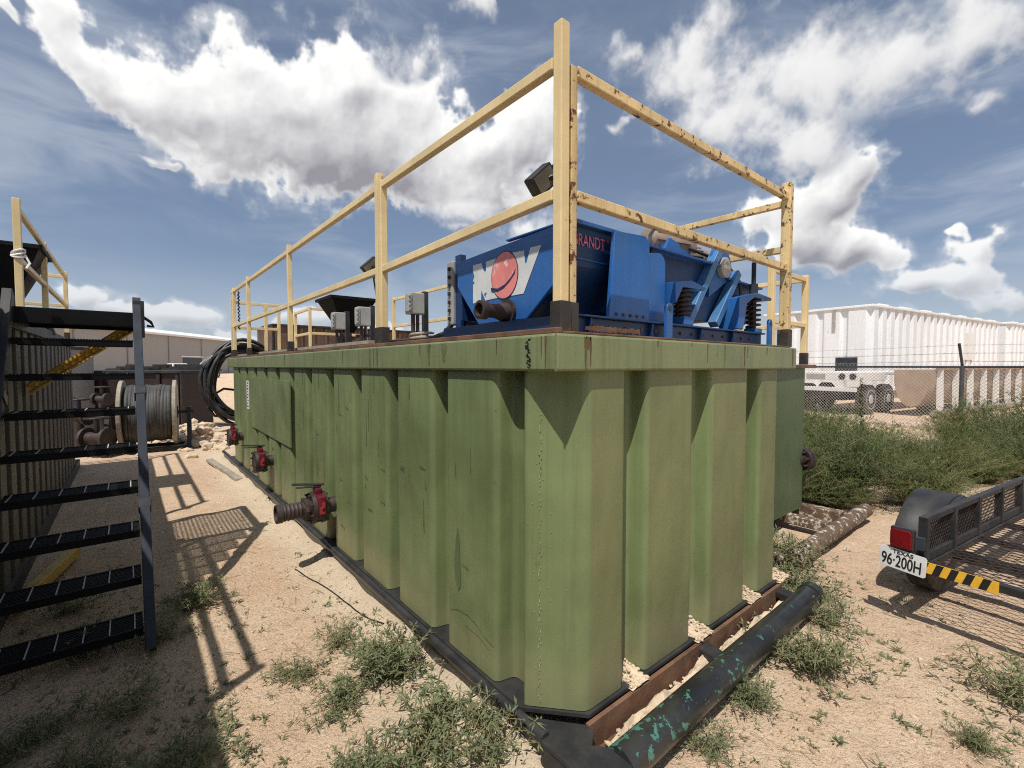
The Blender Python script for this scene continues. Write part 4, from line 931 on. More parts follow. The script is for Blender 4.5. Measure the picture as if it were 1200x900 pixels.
# half round trough tank
tt = thing('trough_tank', 'dirty tan round bottomed tank with white ribs on a sled', 'tank', (19.5, 2.82, 0), R(-10))
b = MB(); Lq = 12.5; pf = []
for k in range(13):
    a = R(180 + 15 * k); pf.append((.85 + .85 * math.cos(a), 1.25 + .95 * math.sin(a)))
pf = [(u_ * .55, z_) for u_, z_ in pf]
prof = [(0, 1.5)] + pf + [(.935, 1.5)]
b.prism(prof, (0, .12, 0), (0, 1, 0), (0, 0, 1), Lq); b.build('shell', M_TAN, tt, local=True, smooth=30)
for k in range(9):
    x = .5 + k * 1.25
    b = MB(); b.prism([(-.06, .2), (.10, .2), (.119, 1.5), (-.03, 1.5)], (x, 0, 0), (0, 1, 0), (0, 0, 1), .07); b.build('rib', M_WHITE, tt, local=True)
b = MB(); b.box(.1, Lq, -.08, .12, .02, .2); b.box(1.6, Lq, .85, 1.0, .02, .2); b.build('sled_beam', M_TAN, tt, local=True)
b = MB(); b.box(.4, Lq, -.03, .119, 1.5, 1.56); b.build('top_lip', M_TAN, tt, local=True)
# white flatbed trailer rear
ft = thing('white_trailer', 'rear of a white flatbed trailer with round lights behind the fence', 'trailer', (18.2, 4.6, 0), R(-9))
b = MB(); b.box(0, .12, -.2, 2.3, 1.15, 1.42); b.box(.12, 8, -.15, 2.25, 1.32, 1.42)
b.prism([(.12, 1.42), (1.6, 1.42), (1.9, 1.25), (1.7, 1.12), (.6, 1.15), (.4, 1.0), (.12, 1.1)], (0, -.2, 0), (1, 0, 0), (0, 0, 1), -.04)
fb = b.build('deck_frame', M_WHITE, ft, local=True, bevel=.015)
b = MB(); b.box(-.1, .02, -.1, 2.2, .78, .92); b.box(-.02, .1, .3, .42, .92, 1.15); b.box(-.02, .1, 1.7, 1.82, .92, 1.15); b.build('bumper', M_WHITE, ft, local=True, bevel=.01)
for y in (.02, .34, 1.8, 2.1):
    b = MB(); b.lathe((.0, y, 1.28), (-1, 0, 0), [(0, .10), (.02, .10), (.03, .07)], 16); b.build('tail_light', M_MAROON, ft, local=True)
b = MB(); b.box(-.012, -.001, .85, 1.45, 1.2, 1.36); b.build('rear_plate', M_GREYBOX, ft, local=True)
for x in (1.0, 2.3):
    for y in (-.1, 1.75):
        b = MB(); b.lathe((x, y, .50), (0, 1, 0), [(0, .40), (.03, .5), (.27, .5), (.30, .40)], 24); wo = b.build('wheel', M_TYRE, ft, local=True, smooth=40)
        b = MB(); b.lathe((x, y - .012, .50), (0, 1, 0), [(0, .12), (.02, .18), (.05, .30), (.01, .31), (.01, .33), (.06, .33)], 20); b.build('rim', M_RIM, wo, local=True)
b = MB(); b.box(.5, 3.5, .5, 1.7, .45, .8); b.build('axle_frame', M_BLACKD, ft, local=True)

# ------------------------------------------------------------------ chain link fence
fd = Vector((.2, .98, 0)).normalized(); FP = Vector((15.5, 1.75, 0))
cf = thing('chain_link_fence', 'chain link fence with barbed wire strands and a dark pipe post', 'fence', tuple(FP))
ht = 1.60; a0, a1 = -6.0, 16.0
fnv = Vector((-fd.y, fd.x, 0))
for s in (-6, 0, 8, 16):
    p = FP + fd * s; b = MB(); b.tube(p, p + UP * (ht + .03), .045, 12); po = b.build('post', M_FPOST, cf, smooth=40)
    b = MB(); b.bar(p + UP * (ht + .02), p + UP * (ht + .56) + fnv * .22, .05, .03); b.build('barb_arm', M_FPOST, po)
b = MB(); b.tube(FP + fd * a0 + UP * ht, FP + fd * a1 + UP * ht, .028, 10); b.build('top_rail', M_FPOST, cf, smooth=40)
b = MB(); pitch_ = .085
n = int((a1 - a0 + ht) / pitch_)
for fam in (1, -1):
    for k in range(n):
        s0 = a0 - (ht if fam == 1 else 0) + k * pitch_
        e0, e1 = s0, s0 + fam * (ht - .05)
        z0, z1 = .05, ht
        def clipt(e): return (e - s0) / (fam * (ht - .05))
        t0, t1 = 0., 1.
        ta, tb = sorted((clipt(a0), clipt(a1))); t0 = max(t0, ta); t1 = min(t1, tb)
        if t1 - t0 < .02: continue
        P = lambda t_: FP + fd * (s0 + fam * (ht - .05) * t_) + UP * (z0 + (z1 - z0) * t_) + fnv * .003 * fam
        b.tube(P(t0), P(t1), .0048, 3, caps=False)
b.build('wire_mesh', M_GALV, cf)
for k in range(3):
    b = MB(); off = UP * (ht + .14 + .19 * k) + fnv * (.06 + .075 * k); pts = [FP + fd * s + off - UP * .05 * math.sin(math.pi * ((s % 8) / 8.)) for s in [a0 + i * .5 for i in range(45)]]
    b.path(pts, .0045, 4)
    for i in range(150):
        s = a0 + i * (a1 - a0) / 150; c = FP + fd * s + off - UP * .05 * math.sin(math.pi * ((s % 8) / 8.)); b.tube(c - UP * .03 + fd * .01, c + UP * .03 - fd * .01, .003, 3); 
    b.build('barbed_wire', M_GALV, cf)
b = MB()
for i in range(240):
    s = a0 + i * (a1 - a0) / 240; c = FP + fd * s + UP * (ht + .01); b.path([c - fd * .03, c + UP * .075, c + fd * .03], .0035, 3)
b.build('knuckle_edge', M_GALV, cf)

# ------------------------------------------------------------------ utility trailer (right)
ut = thing('utility_trailer', 'black mesh deck utility trailer with yellow striped rear edge', 'trailer', (3.72, .59, 0), R(-9))
ZD, UL, VW = .42, 3.0, -1.5           # deck height, length, width along -y (towards the camera's right)
b = MB(); b.box(0, UL, -.05, 0, ZD - .045, ZD); b.box(0, UL, VW, VW + .05, ZD - .045, ZD); b.box(.0, .05, VW + .051, -.051, ZD - .045, ZD)
for u in (.45, .95, 1.5, 2.1, 2.7): b.box(u, u + .04, VW + .051, -.051, ZD - .05, ZD - .012)
b.box(.72, .80, VW + .06, .12, ZD - .16, ZD - .10)
b.build('frame', M_BLACKD, ut, local=True, bevel=.004)
b = MB(); sp_ = .06
for fam in (1, -1):
    sl = .5 * fam; k = -2.0
    while k < UL + 2.0:
        # line u = k + sl*(v), v in [0,1.4]
        v0, v1 = 0., 1.40; u0, u1 = k, k + sl * 1.40
        pts = [(u0, v0), (u1, v1)]
        def clip(pts, lo, hi):
            (a, b_), (c_, d) = pts
            if a == c_: return pts
            f = lambda x: b_ + (d - b_) * (x - a) / (c_ - a)
            if a > c_: a, b_, c_, d = c_, d, a, b_
            if c_ < lo or a > hi: return None
            if a < lo: b_ = b_ + (d - b_) * (lo - a) / (c_ - a); a = lo
            if c_ > hi: d = b_ + (d - b_) * (hi - a) / (c_ - a); c_ = hi
            return [(a, b_), (c_, d)]
        r_ = clip(pts, .05, UL)
        if r_: b.bar((r_[0][0], -.05 - r_[0][1], ZD - .006 + fam * .0012), (r_[1][0], -.05 - r_[1][1], ZD - .006 + fam * .0012), .0055, .003)
        k += sp_
b.build('deck_mesh', M_DRUST, ut, local=True)
# side rail
b = MB(); b.box(0, UL, -.04, -.002, .665, .70); b.box(0, UL, -.04, -.005, .425, .475)
sr = b.build('side_rail', M_BLACKD, ut, local=True, bevel=.003)
for u in (0, .45, .9, 1.4, 1.9, 2.4):
    b = MB(); b.box(u, u + .04, -.046, -.001, .40, .695); b.build('rail_post', M_BLACKD, sr, local=True)
b = MB()
for fam in (1, -1):
    k = -.3
    while k < UL:
        a, c_ = k, k + .19 * fam * .6
        if 0 < a < UL and 0 < c_ < UL: b.bar((a, -.02 + .0015 * fam, .475), (c_, -.02 + .0015 * fam, .665), .004, .0025, (0, 1, 0))
        k += .028
b.build('rail_mesh', M_DRUST, sr, local=True)
# striped rear edge
b = MB(); b.box(-.006, -.001, -.36, .0, ZD - .055, ZD + .012); tape = b.build('warning_tape', M_CHEVY, ut, local=True)
b = MB()
for k in range(6): o_ = -.005 - k * .068; b.prism([(o_, ZD - .055), (o_ - .034, ZD - .055), (o_ - .034 - .022, ZD + .012), (o_ - .022, ZD + .012)], (-.0065, 0, 0), (0, 1, 0), (0, 0, 1), -.0008) if o_ - .06 > -.375 else None
b.build('black_stripe', M_INK, tape, local=True)
# fender, wheel
fcx, fcy = .76, .175
b = MB(); pf = [(fcx + .43 * math.cos(a), .29 + .42 * math.sin(a)) for a in [R(8 + 164 * k / 20) for k in range(21)]]
vs = []; 
for k, (x, z) in enumerate(pf): vs += [(x, .03, z), (x, .255, z), (x, .265, z - .035)]
fs = []
for k in range(20): fs += [(3 * k, 3 * k + 1, 3 * k + 4, 3 * k + 3), (3 * k + 1, 3 * k + 2, 3 * k + 5, 3 * k + 4)]
b.add(vs, fs); b.add([(x, .03, z) for x, z in pf], [tuple(range(21))])
fe = b.build('fender', M_BLACKD, ut, local=True, smooth=50); so = fe.modifiers.new('thickness', 'SOLIDIFY'); so.thickness = .006
b = MB(); b.lathe((fcx, .075, .265), (0, 1, 0), [(0, .18), (.01, .235), (.03, .262), (.16, .262), (.18, .235), (.19, .18)], 32); wo = b.build('wheel', M_TYRE, ut, local=True, smooth=35)
b = MB(); b.lathe((fcx, .072, .265), (0, 1, 0), [(0, .05), (.01, .10), (.04, .16), (.16, .16), (.19, .10), (.2, .04)], 20); b.build('rim', M_GALV, wo, local=True, smooth=35)
b = MB(); b.lathe((fcx, VW - .265, .265), (0, 1, 0), [(0, .18), (.03, .262), (.16, .262), (.19, .18)], 32); b.build('wheel', M_TYRE, ut, local=True, smooth=35)
# light and plate
b = MB(); b.box(-.036, -.002, .005, .128, .478, .612); tlb = b.build('tail_light', M_BLACK, ut, local=True, bevel=.01)
b = MB(); b.prism([(.012, .492), (.012, .585), (.025, .602), (.108, .602), (.122, .585), (.122, .505), (.108, .488)], (-.054, 0, 0), (0, 1, 0), (0, 0, 1), .018); b.build('red_lens', M_REDLENS, tlb, local=True, bevel=.004)
b = MB(); b.box(-.03, -.001, -.04, .004, .50, .575); b.build('light_bracket', M_STEEL, ut, local=True)
b = MB(); b.box(-.036, .0, .0, .15, .46, .474); b.build('plate_bracket', M_BLACKD, ut, local=True)
tilt = R(9)
PO = Vector((-.04, .185, .352)); PU = Vector((0, -math.cos(tilt), -math.sin(tilt) * .4)).normalized(); PV = Vector((0, -.06, 1)).normalized()
b = MB(); b.prism([(.01, 0), (.23, 0), (.24, .01), (.24, .118), (.23, .128), (.01, .128), (0, .118), (0, .01)], PO, PU, PV, -.003); pl = b.build('licence_plate', M_PLATE, ut, local=True, bevel=.001)
UTM = ROOTM[ut]
gP = lambda u, v, off=.0012: UTM @ (PO + PU * u + PV * v + PU.cross(PV).normalized() * off)
gd = lambda v: (UTM.to_3x3() @ v)
nrm_sign = 1 if PU.cross(PV).x < 0 else -1
text_part('plate_number', '96\u00b7200H', .105, gP(.0155, .016, .0012 * nrm_sign), gd(PU), gd(PV), M_INK, pl, xscale=.56, depth=.0006, bold=.0)
text_part('plate_number', '96\u00b7200H', .105, gP(.0135, .0175, .0011 * nrm_sign), gd(PU), gd(PV), M_INK, pl, xscale=.56, depth=.0006)
text_part('plate_state', 'TEXAS', .034, gP(.070, .098, .0012 * nrm_sign), gd(PU), gd(PV), M_INK, pl, xscale=1.05, depth=.0006, bold=.0006)

# ------------------------------------------------------------------ weeds
def leaf(m, p, d, L, wd, q):
    d = d.normalized(); s = d.cross(Vector((q.uniform(-.3, .3), q.uniform(-.3, .3), 1)));
    if s.length < .05: s = Vector((1, 0, 0))
    s.normalize(); nn = s.cross(d)
    a = p + d * L * .45 + s * wd / 2 - nn * wd * .15; c = p + d * L * .45 - s * wd / 2 - nn * wd * .15; tip = p + d * L - Vector((0, 0, L * q.uniform(.0, .25)))
    mid = p + d * L * .45
    m.add([p, a, tip, c, mid], [(0, 1, 4), (1, 2, 4), (4, 2, 3), (0, 4, 3)])
def weed_mesh(seed, Rr, H, stems, nl, L, wd, sub=2):
    q = random.Random(seed); lm = MB(); sm = MB()
    for s in range(stems):
        a = q.uniform(0, 6.283); rad = Rr * math.sqrt(q.uniform(.02, 1)); hh = H * (1 - .55 * (rad / Rr) ** 2) * q.uniform(.6, 1.1)
        p0 = Vector((q.uniform(-.04, .04), q.uniform(-.04, .04), 0)) * (Rr / .3); p2 = Vector((rad * math.cos(a), rad * math.sin(a), hh)); p1 = Vector((p2.x * .35, p2.y * .35, hh * .65))
        segs = [p0 * (1 - t) ** 2 + p1 * 2 * t * (1 - t) + p2 * t * t for t in [k / 5 for k in range(6)]]
        sm.path(segs, .0028, 3, .001, caps=False)
        branches = [segs]
        for _ in range(sub):
            k = q.randint(1, 4); bp = segs[k]; bd = Vector((q.uniform(-1, 1), q.uniform(-1, 1), q.uniform(.1, .9))).normalized(); ln = Rr * q.uniform(.2, .45)
            br_ = [bp, bp + bd * ln * .5, bp + bd * ln + Vector((0, 0, -.02 * ln))]; sm.path(br_, .0018, 3, caps=False); branches.append(br_)
        for br_ in branches:
            cnt = nl if br_ is segs else nl // 2
            for i in range(cnt):
                t = q.uniform(.15, 1.) if i > 4 else 1.; f = t * (len(br_) - 1); k = min(int(f), len(br_) - 2); p = br_[k].lerp(br_[k + 1], f - k)
                ax_ = (br_[k + 1] - br_[k]).normalized()
                d = (ax_ * q.uniform(.0, .9) + Vector((q.gauss(0, 1), q.gauss(0, 1), q.gauss(.1, .7))).normalized() * .9)
                leaf(lm, p, d, L * q.uniform(.6, 1.25), wd * q.uniform(.7, 1.2), q)
    return lm, sm
def make_plant(name, lm, sm, label, cat, loc, rz, sc, group, lmat):
    t = thing(name, label, cat, loc, rz, group); t.scale = (sc, sc, sc)
    lm.build('foliage', lmat, t, local=True); sm.build('stem', M_STEM, t, local=True); return t
wl = [weed_mesh(31, .33, .21, 40, 18, .050, .0100), weed_mesh(32, .42, .15, 30, 15, .070, .0140, 2), weed_mesh(33, .40, .24, 24, 12, .060, .0115, 3)]
protos = []
WG = 'low silvery weeds on the sand'
near = [  # x, y, scale, proto, label
    (1.02, 2.28, .95, 0, 'dense round weed clump on the sand beside the tank skid'),
    (.93, 1.70, .8, 1, 'sprawling weed clump at the bottom edge left of the skid corner'),
    (1.14, 1.50, .75, 2, 'leafy weed clump pressed against the skid by the bottom edge'),
    (.66, 1.70, .6, 0, 'narrow leaved weed at the bottom edge, leftmost of the sunlit ones'),
    (.74, 2.18, .5, 1, 'small weed on sand left of the dense round clump'),
    (.90, 2.68, .5, 2, 'thin weed clump uphill of the dense round one'),
    (.30, 3.72, .78, 0, 'dark weed clump where the stair shadow falls'),
    (.62, 2.55, .42, 1, 'small weed beside the end of the railing shadow'),
    (-.02, 2.75, .62, 2, 'shaded weed just below the foot of the stairs'),
    (-.18, 2.35, .62, 0, 'shaded weed clump at the lower left below the lowest tread'),
    (.12, 2.22, .62, 1, 'shaded weed where shade meets sun at the bottom left'),
    (.10, 3.40, .6, 2, 'weed growing right at the foot of the grey stringer'),
    (-.35, 2.80, .55, 1, 'shaded weed under the lowest tread'),
    (-.20, 3.5, .7, 0, 'shaded weed growing under the second tread'),
    (-.35, 4.2, .6, 2, 'shaded weed behind the treads near the yellow beam'),
    (2.80, .86, .9, 0, 'bushy weed standing alone on sand right of the drag pipe'),
    (2.28, .96, .55, 0, 'weed growing along the near side of the drag pipe'),
    (1.86, .93, .42, 2, 'weed at the bottom edge beside the drag pipe'),
    (2.75, 1.17, .6, 1, 'weed sprouting between the drag pipe and the tank'),
    (3.30, .96, .65, 2, 'weed beside the open end of the drag pipe'),
    (4.05, 1.42, 1.1, 0, 'tall weed in the gap between the two green tanks'),
    (3.72, 1.22, .8, 1, 'weed behind the open end of the drag pipe'),
    (3.28, .16, .85, 2, 'weed at the lower right edge of the picture'),
    (2.75, .22, .35, 0, 'tiny weed on the sand near the bottom right'),
]
for (x, y, sc, k, lb) in near:
    if len(protos) <= 2 and k == len(protos):
        t = make_plant('sand_weed', wl[k][0], wl[k][1], lb, 'weed', (x, y, gh(x, y) - .005), rnd.uniform(0, 6), sc, WG, M_LEAF); protos.append(t)
    else:
        c = copy_tree(protos[min(k, len(protos) - 1)]); c.location = (x, y, gh(x, y) - .005); c.rotation_euler = (0, 0, rnd.uniform(0, 6.28)); c.scale = (sc, sc, sc * rnd.uniform(.8, 1.15)); c['label'] = lb
bl = [weed_mesh(71 + k, .95, 1.05, 170, 50, .055, .0085, 4) for k in range(3)]
bprot = []
BG = 'tall green bushes growing along the fence'
bushes = [
    (6.45, 2.55, .95, 0, 'bush growing tight against the dark green tank'),
    (6.7, 1.78, .9, 1, 'biggest bush behind the end of the peeling white pipe'),
    (7.9, 3.1, 1.04, 2, 'bush in front of the white trailer bumper'),
    (8.0, 2.1, .9, 0, 'bush in front of the trailer wheel'),
    (7.0, 1.12, .68, 1, 'low bush behind the trailer fender'),
    (9.4, 3.0, 1.0, 2, 'tall bush with a seed stalk left of the tan trough'),
    (9.4, 1.9, .74, 1, 'bush left of the sandy gap before the fence post'),
    (11.6, 1.25, .72, 2, 'bush right in front of the fence post'),
    (10.8, .35, 1.0, 0, 'bush behind the side rail of the black trailer'),
    (12.2, .2, 1.25, 1, 'bush at the right edge by the fence'),
    (12.8, 1.3, .95, 0, 'far bush behind the others by the fence'),
    (10.6, -.6, 1.0, 2, 'bush at the right edge behind the trailer rail'),
    (6.25, 1.72, .45, 2, 'small bush at the tip of the peeling white pipe'),
    (8.8, 4.2, .95, 1, 'back bush between the dark green tank and the fence'),
    (10.6, 3.9, .9, 0, 'back bush close to the fence below the white tank'),
    (8.2, 1.15, .75, 2, 'rounded bush between the trailer fender and the sandy gap'),
    (9.6, -.2, .6, 1, 'low bush just beyond the black trailer rail'),
    (9.1, .78, .6, 0, 'bush just right of the trailer fender beyond the side rail'),
    (9.9, .45, .8, 2, 'bush filling the space right of the sandy gap'),
    (6.0, 2.15, .7, 1, 'bush half hidden behind the rusty flange'),
    (7.0, 3.6, .95, 2, 'bush in the gap beside the dark green tank wall'),
]
for (x, y, sc, k, lb) in bushes:
    if k == len(bprot):
        t = make_plant('green_bush', bl[k][0], bl[k][1], lb, 'bush', (x, y, -.02), rnd.uniform(0, 6), sc, BG, M_LEAFB); bprot.append(t)
    else:
        c = copy_tree(bprot[k]); c.location = (x, y, -.02); c.rotation_euler = (0, 0, rnd.uniform(0, 6.28)); c.scale = (sc, sc, sc * rnd.uniform(.85, 1.15)); c['label'] = lb
# tall dry seed stalks
lm = MB(); sm = MB(); q = random.Random(8)
sm.path([(0, 0, 0), (.02, .01, .6), (-.01, .03, 1.25)], .008, 5, .003)
for i in range(170):
    z = q.uniform(.35, 1.25); a = q.uniform(0, 6.28); leaf(lm, Vector((.01, .015, z)), Vector((math.cos(a), math.sin(a), .7)), .1 * (1.45 - z), .02, q)
t = make_plant('seed_stalk', lm, sm, 'tall leafy stalk rising above the bushes left of the tan trough', 'plant', (9.2, 2.2, 0), 0, 1.15, None, M_LEAFB)
# ground cover: sprouts, pebbles
m = MB(); q = random.Random(12)
def sprout(x, y, s):
    for i in range(q.randint(5, 11)):
        a = q.uniform(0, 6.28); leaf(m, Vector((x + q.uniform(-.01, .01), y + q.uniform(-.01, .01), gh(x, y))), Vector((math.cos(a), math.sin(a), q.uniform(.25, 1.1))), s * q.uniform(.6, 1.2), s * .2, q)
for k in range(900):
    r_ = q.random()
    if r_ < .55: x, y = q.uniform(.15, 1.2), q.gauss(2.3, .7)
    elif r_ < .70: x, y = q.uniform(-.6, .3), q.uniform(2., 5.)
    elif r_ < .92: x, y = q.gauss(2.9, .6), q.gauss(.55, .35)
    else: x, y = q.uniform(3.2, 5), q.uniform(.7, 1.3)
    if x > 1.2 and y > 1.0 and x < 3.5: continue
    n = mnoise.noise(Vector((x * 2.2, y * 2.2, 5)))
    if n < -.05: continue
    sprout(x, y, q.uniform(.015, .05))
o = m.build('sprout_cover', M_LEAF); o['kind'] = 'stuff'
m = MB()
for k in range(2600):
    m.cur = 1 if q.random() < .45 else 0
    r_ = q.random()
    if r_ < .6: x, y = q.uniform(-.5, 1.22), abs(q.gauss(0, 2.6)) + 1.4
    elif r_ < .95: x, y = q.uniform(1.6, 6.), q.uniform(-.3, 1.0)
    else: x, y = q.gauss(1.5, .6), q.uniform(9, 14)
    s = q.choice((.003, .004, .004, .005, .006, .007, .009, .013)) * q.uniform(.7, 1.2)
    rock(m, (x, y, gh(x, y) + s * .25), s, k)
M_ROCKD = paint('brown_stone', (.30, .21, .14), .9, .3, 9, bump=.6, bump_scale=40)
o = m.build('pebbles', [M_ROCK, M_ROCKD]); o['kind'] = 'stuff'
m = MB()
for k in range(420):
    if q.random() < .6: x, y = q.uniform(-.4, 1.2), q.uniform(1.5, 5.5)
    else: x, y = q.uniform(1.7, 4.6), q.uniform(-.2, 1.0)
    a = q.uniform(0, 6.28); L_ = q.uniform(.03, .12); c = Vector((x, y, gh(x, y) + .004)); d_ = Vector((math.cos(a), math.sin(a), q.uniform(-.03, .12))) * L_
    m.path([c, c + d_ * .5 + Vector((0, 0, q.uniform(0, .01))), c + d_], q.uniform(.0008, .0018), 3, caps=False)
o = m.build('dry_straw', M_STEM); o['kind'] = 'stuff'

# ------------------------------------------------------------------ sky, sun
world = bpy.data.worlds.new('World'); scene.world = world; world.use_nodes = True
t = NT(world.node_tree)
for n in list(t.n): t.n.remove(n)
sky = t.new('ShaderNodeTexSky', sky_type='NISHITA'); sky.sun_disc = False
sky.sun_elevation = math.asin(SUN.z); sky.sun_rotation = math.atan2(SUN.x, SUN.y)
sky.air_density = 1.0; sky.dust_density = 1.2; sky.ozone_density = 1.0; sky.altitude = 800
gen = t.new('ShaderNodeTexCoord').outputs['Generated']
STR = .10
SKYMUL, SKYHAZE, CLOUDB = (.85, .90, .96, 1), .48, .95
BL = [(-3.9,28.2,0.045,0.034,-27,1.0),(-1.4,26.2,0.060,0.041,-29,1.1),(2.5,24.5,0.086,0.057,-22,1.1),(7.3,23.0,0.113,0.077,-14,1.2),(13.6,25.0,0.102,0.084,2,1.1),(19.3,28.9,0.079,0.055,10,1.1),(23.4,24.5,0.141,0.103,7,1.2),(18.8,22.3,0.184,0.075,0,1.2),(29.3,21.7,0.157,0.076,-6,1.1),(36.4,24.5,0.121,0.079,15,1.0),(40.0,25.4,0.062,0.067,0,0.9),(33.3,20.1,0.127,0.048,2,0.9),(11.7,28.1,0.035,0.025,14,0.8),(-6.4,25.5,0.033,0.012,-9,0.8),(1.0,19.6,0.021,0.012,3,0.6),(59.2,30.1,0.072,0.066,-1,0.75),(63.7,26.8,0.084,0.085,8,0.75),(70.0,28.9,0.099,0.065,7,0.8),(76.4,27.2,0.103,0.052,3,0.85),(81.8,27.5,0.078,0.052,8,0.9),(67.1,22.8,0.089,0.046,-11,0.7),(61.8,33.3,0.051,0.035,-13,0.5),(71.8,16.5,0.070,0.061,13,1.1),(68.4,15.4,0.053,0.044,-8,0.9),(72.3,12.4,0.078,0.057,-19,1.0),(76.8,10.9,0.052,0.035,-20,0.9),(74.0,18.0,0.030,0.032,-12,0.8),(85.2,9.6,0.045,0.035,4,1.0),(86.3,7.4,0.049,0.049,-8,1.0),(82.9,7.1,0.059,0.026,-7,0.9),(80.1,6.6,0.041,0.018,-6,0.7),(83.9,11.3,0.013,0.015,-11,0.6),(42.6,16.2,0.045,0.025,-1,0.6),(33.8,17.1,0.052,0.020,2,0.5),(49.7,25.9,0.034,0.017,-4,0.5),(34.2,36.3,0.047,0.017,-13,0.6),(-2.3,6.3,0.047,0.021,6,0.8),(4.4,5.2,0.057,0.027,4,0.8),(0.7,5.4,0.046,0.017,4,0.6),(24.2,4.4,0.069,0.028,1,0.6),(51.1,32.8,0.043,0.037,-6,0.4),(83.6,21.7,0.033,0.016,-10,0.5)]
BL += [(-9, 3.5, .06, .02, 3, .8), (9.5, 3.2, .05, .018, 0, .6), (15, 5.2, .045, .014, 4, .6), (78, 3.4, .07, .015, -4, .7), (58, 4.0, .06, .016, 0, .6), (27, 32, .03, .02, 10, .6), (45.5, 20.5, .018, .012, 0, .6), (-12, 12, .04, .012, 10, .5), (88.5, 14, .03, .014, 0, .6)]
q = random.Random(2)
for az in range(120, 320, 17): BL.append((az + q.uniform(-6, 6), q.uniform(5, 40), q.uniform(.08, .2), q.uniform(.05, .1), q.uniform(-15, 15), q.uniform(.7, 1.1)))
# the clouds are computed once here (direction map: azimuth x elevation) and mixed over the Nishita sky
import numpy as np
NW, NHh = 4096, 1024
rs = np.random.RandomState(7)
def grid_noise(fx, fy):
    """smooth periodic-in-azimuth lattice noise over the map, about -1..1"""
    fx, fy = int(fx), max(2, int(fy)); gq = rs.rand(fy + 3, fx).astype(np.float32) * 2 - 1
    xx = np.arange(NW) / NW * fx; ix = xx.astype(int); tx = (xx - ix).astype(np.float32); tx = tx * tx * tx * (tx * (tx * 6 - 15) + 10)
    rows = gq[:, ix % fx] * (1 - tx) + gq[:, (ix + 1) % fx] * tx
    yy = np.arange(NHh) / NHh * fy; iy = yy.astype(int); ty = (yy - iy).astype(np.float32)[:, None]; ty = ty * ty * ty * (ty * (ty * 6 - 15) + 10)
    return rows[iy] * (1 - ty) + rows[iy + 1] * ty
def warp(img, dx, dy):
    X = np.arange(NW)[None, :] + dx; Y = np.clip(np.arange(NHh)[:, None] + dy, 0, NHh - 1.001)
    x0 = np.floor(X).astype(int); y0 = np.floor(Y).astype(int); fx = (X - x0).astype(np.float32); fy = (Y - y0).astype(np.float32)
    x1_ = (x0 + 1) % NW; x0 %= NW; y1_ = np.minimum(y0 + 1, NHh - 1)
    return (img[y0, x0] * (1 - fx) + img[y0, x1_] * fx) * (1 - fy) + (img[y1_, x0] * (1 - fx) + img[y1_, x1_] * fx) * fy
def fbm(f, octv, gain, billow=False, asp=1.):
    o = np.zeros((NHh, NW), np.float32); am = 1.; tot = 0.
    for k in range(octv):
        n = grid_noise(f * 4 * 2 ** k, f * 2 ** k * asp)
        if billow: n = 1 - 2 * np.abs(n) ** .8
        o += n * am; tot += am; am *= gain
    return o / tot
def blur(a, r):
    for ax_ in (0, 1):
        for _ in range(3):
            pad = np.concatenate([a.take([0], ax_)] * (r + 1) + [a] + [a.take([-1], ax_)] * r, ax_) if ax_ == 0 else np.concatenate([a[:, -r - 1:], a, a[:, :r]], 1)
            cs = np.cumsum(pad, ax_, dtype=np.float64)
            a = ((cs[2 * r + 1:] - cs[:-2 * r - 1]) if ax_ == 0 else (cs[:, 2 * r + 1:] - cs[:, :-2 * r - 1])).astype(np.float32) / (2 * r + 1)
            if ax_ == 0: a = a[:NHh]
            else: a = a[:, :NW]
    return a
AZ = ((np.arange(NW) + .5) / NW * 360 - 180)[None, :]; EL = ((np.arange(NHh) + .5) / NHh * 90)[:, None]
wx = fbm(10, 4, .55) * 46; wy = fbm(10, 4, .55) * 36
wx2 = fbm(44, 3, .6) * 9; wy2 = fbm(44, 3, .6) * 8
D = np.full((NHh, NW), -1.2, np.float32); SOFT = np.zeros((NHh, NW), np.float32)
BLS = []
for (az, el, ra, rb, ang, wgt) in BL:
    dx = ((AZ - az + 180) % 360 - 180) * math.cos(R(el)); dy = EL - el
    ca, sa = math.cos(R(ang)), math.sin(R(ang))
    u = (dx * ca + dy * sa) / math.degrees(ra); v = (-dx * sa + dy * ca) / math.degrees(rb)
    r2 = np.sqrt(u * u + v * v); val = (1 - r2 * .86).astype(np.float32) * (1. if wgt > .5 else .8) - (.16 if max(ra, rb) < .055 else 0.)
    D = np.logaddexp(D * 9, val * 9) / 9
    if wgt in (.4, .5, .6) and el > 12: SOFT = np.maximum(SOFT, np.clip(2.2 - r2, 0, 1))
    if wgt in (.75, .8, .85, .9, .7, .5, .4) and az > 50 and el > 20: SOFT = np.maximum(SOFT, np.clip(1.9 - r2, 0, 1))
D = warp(np.clip(D, -1.2, 1.4), wx + wx2, wy + wy2)
bil = fbm(20, 6, .56, True) ; fine = fbm(40, 5, .62)
SOFT = np.clip(SOFT * 1.4, 0, 1)
mid = fbm(12, 4, .6)
dens = D + bil * (.34 - .1 * SOFT) + fine * (.29 + .18 * SOFT) + mid * .36 - .05
def sstep(x, a, b): q_ = np.clip((x - a) / (b - a), 0, 1); return q_ * q_ * (3 - 2 * q_)
alpha = sstep(dens, 0., .25) * (1 - SOFT) + sstep(dens, -.12, .75) * .92 * SOFT
hgt_ = np.clip(dens, 0, 1.2) ** .6
big = blur(hgt_, 7)
gx = (np.roll(hgt_, -1, 1) - np.roll(hgt_, 1, 1)); gy = np.gradient(hgt_, axis=0)
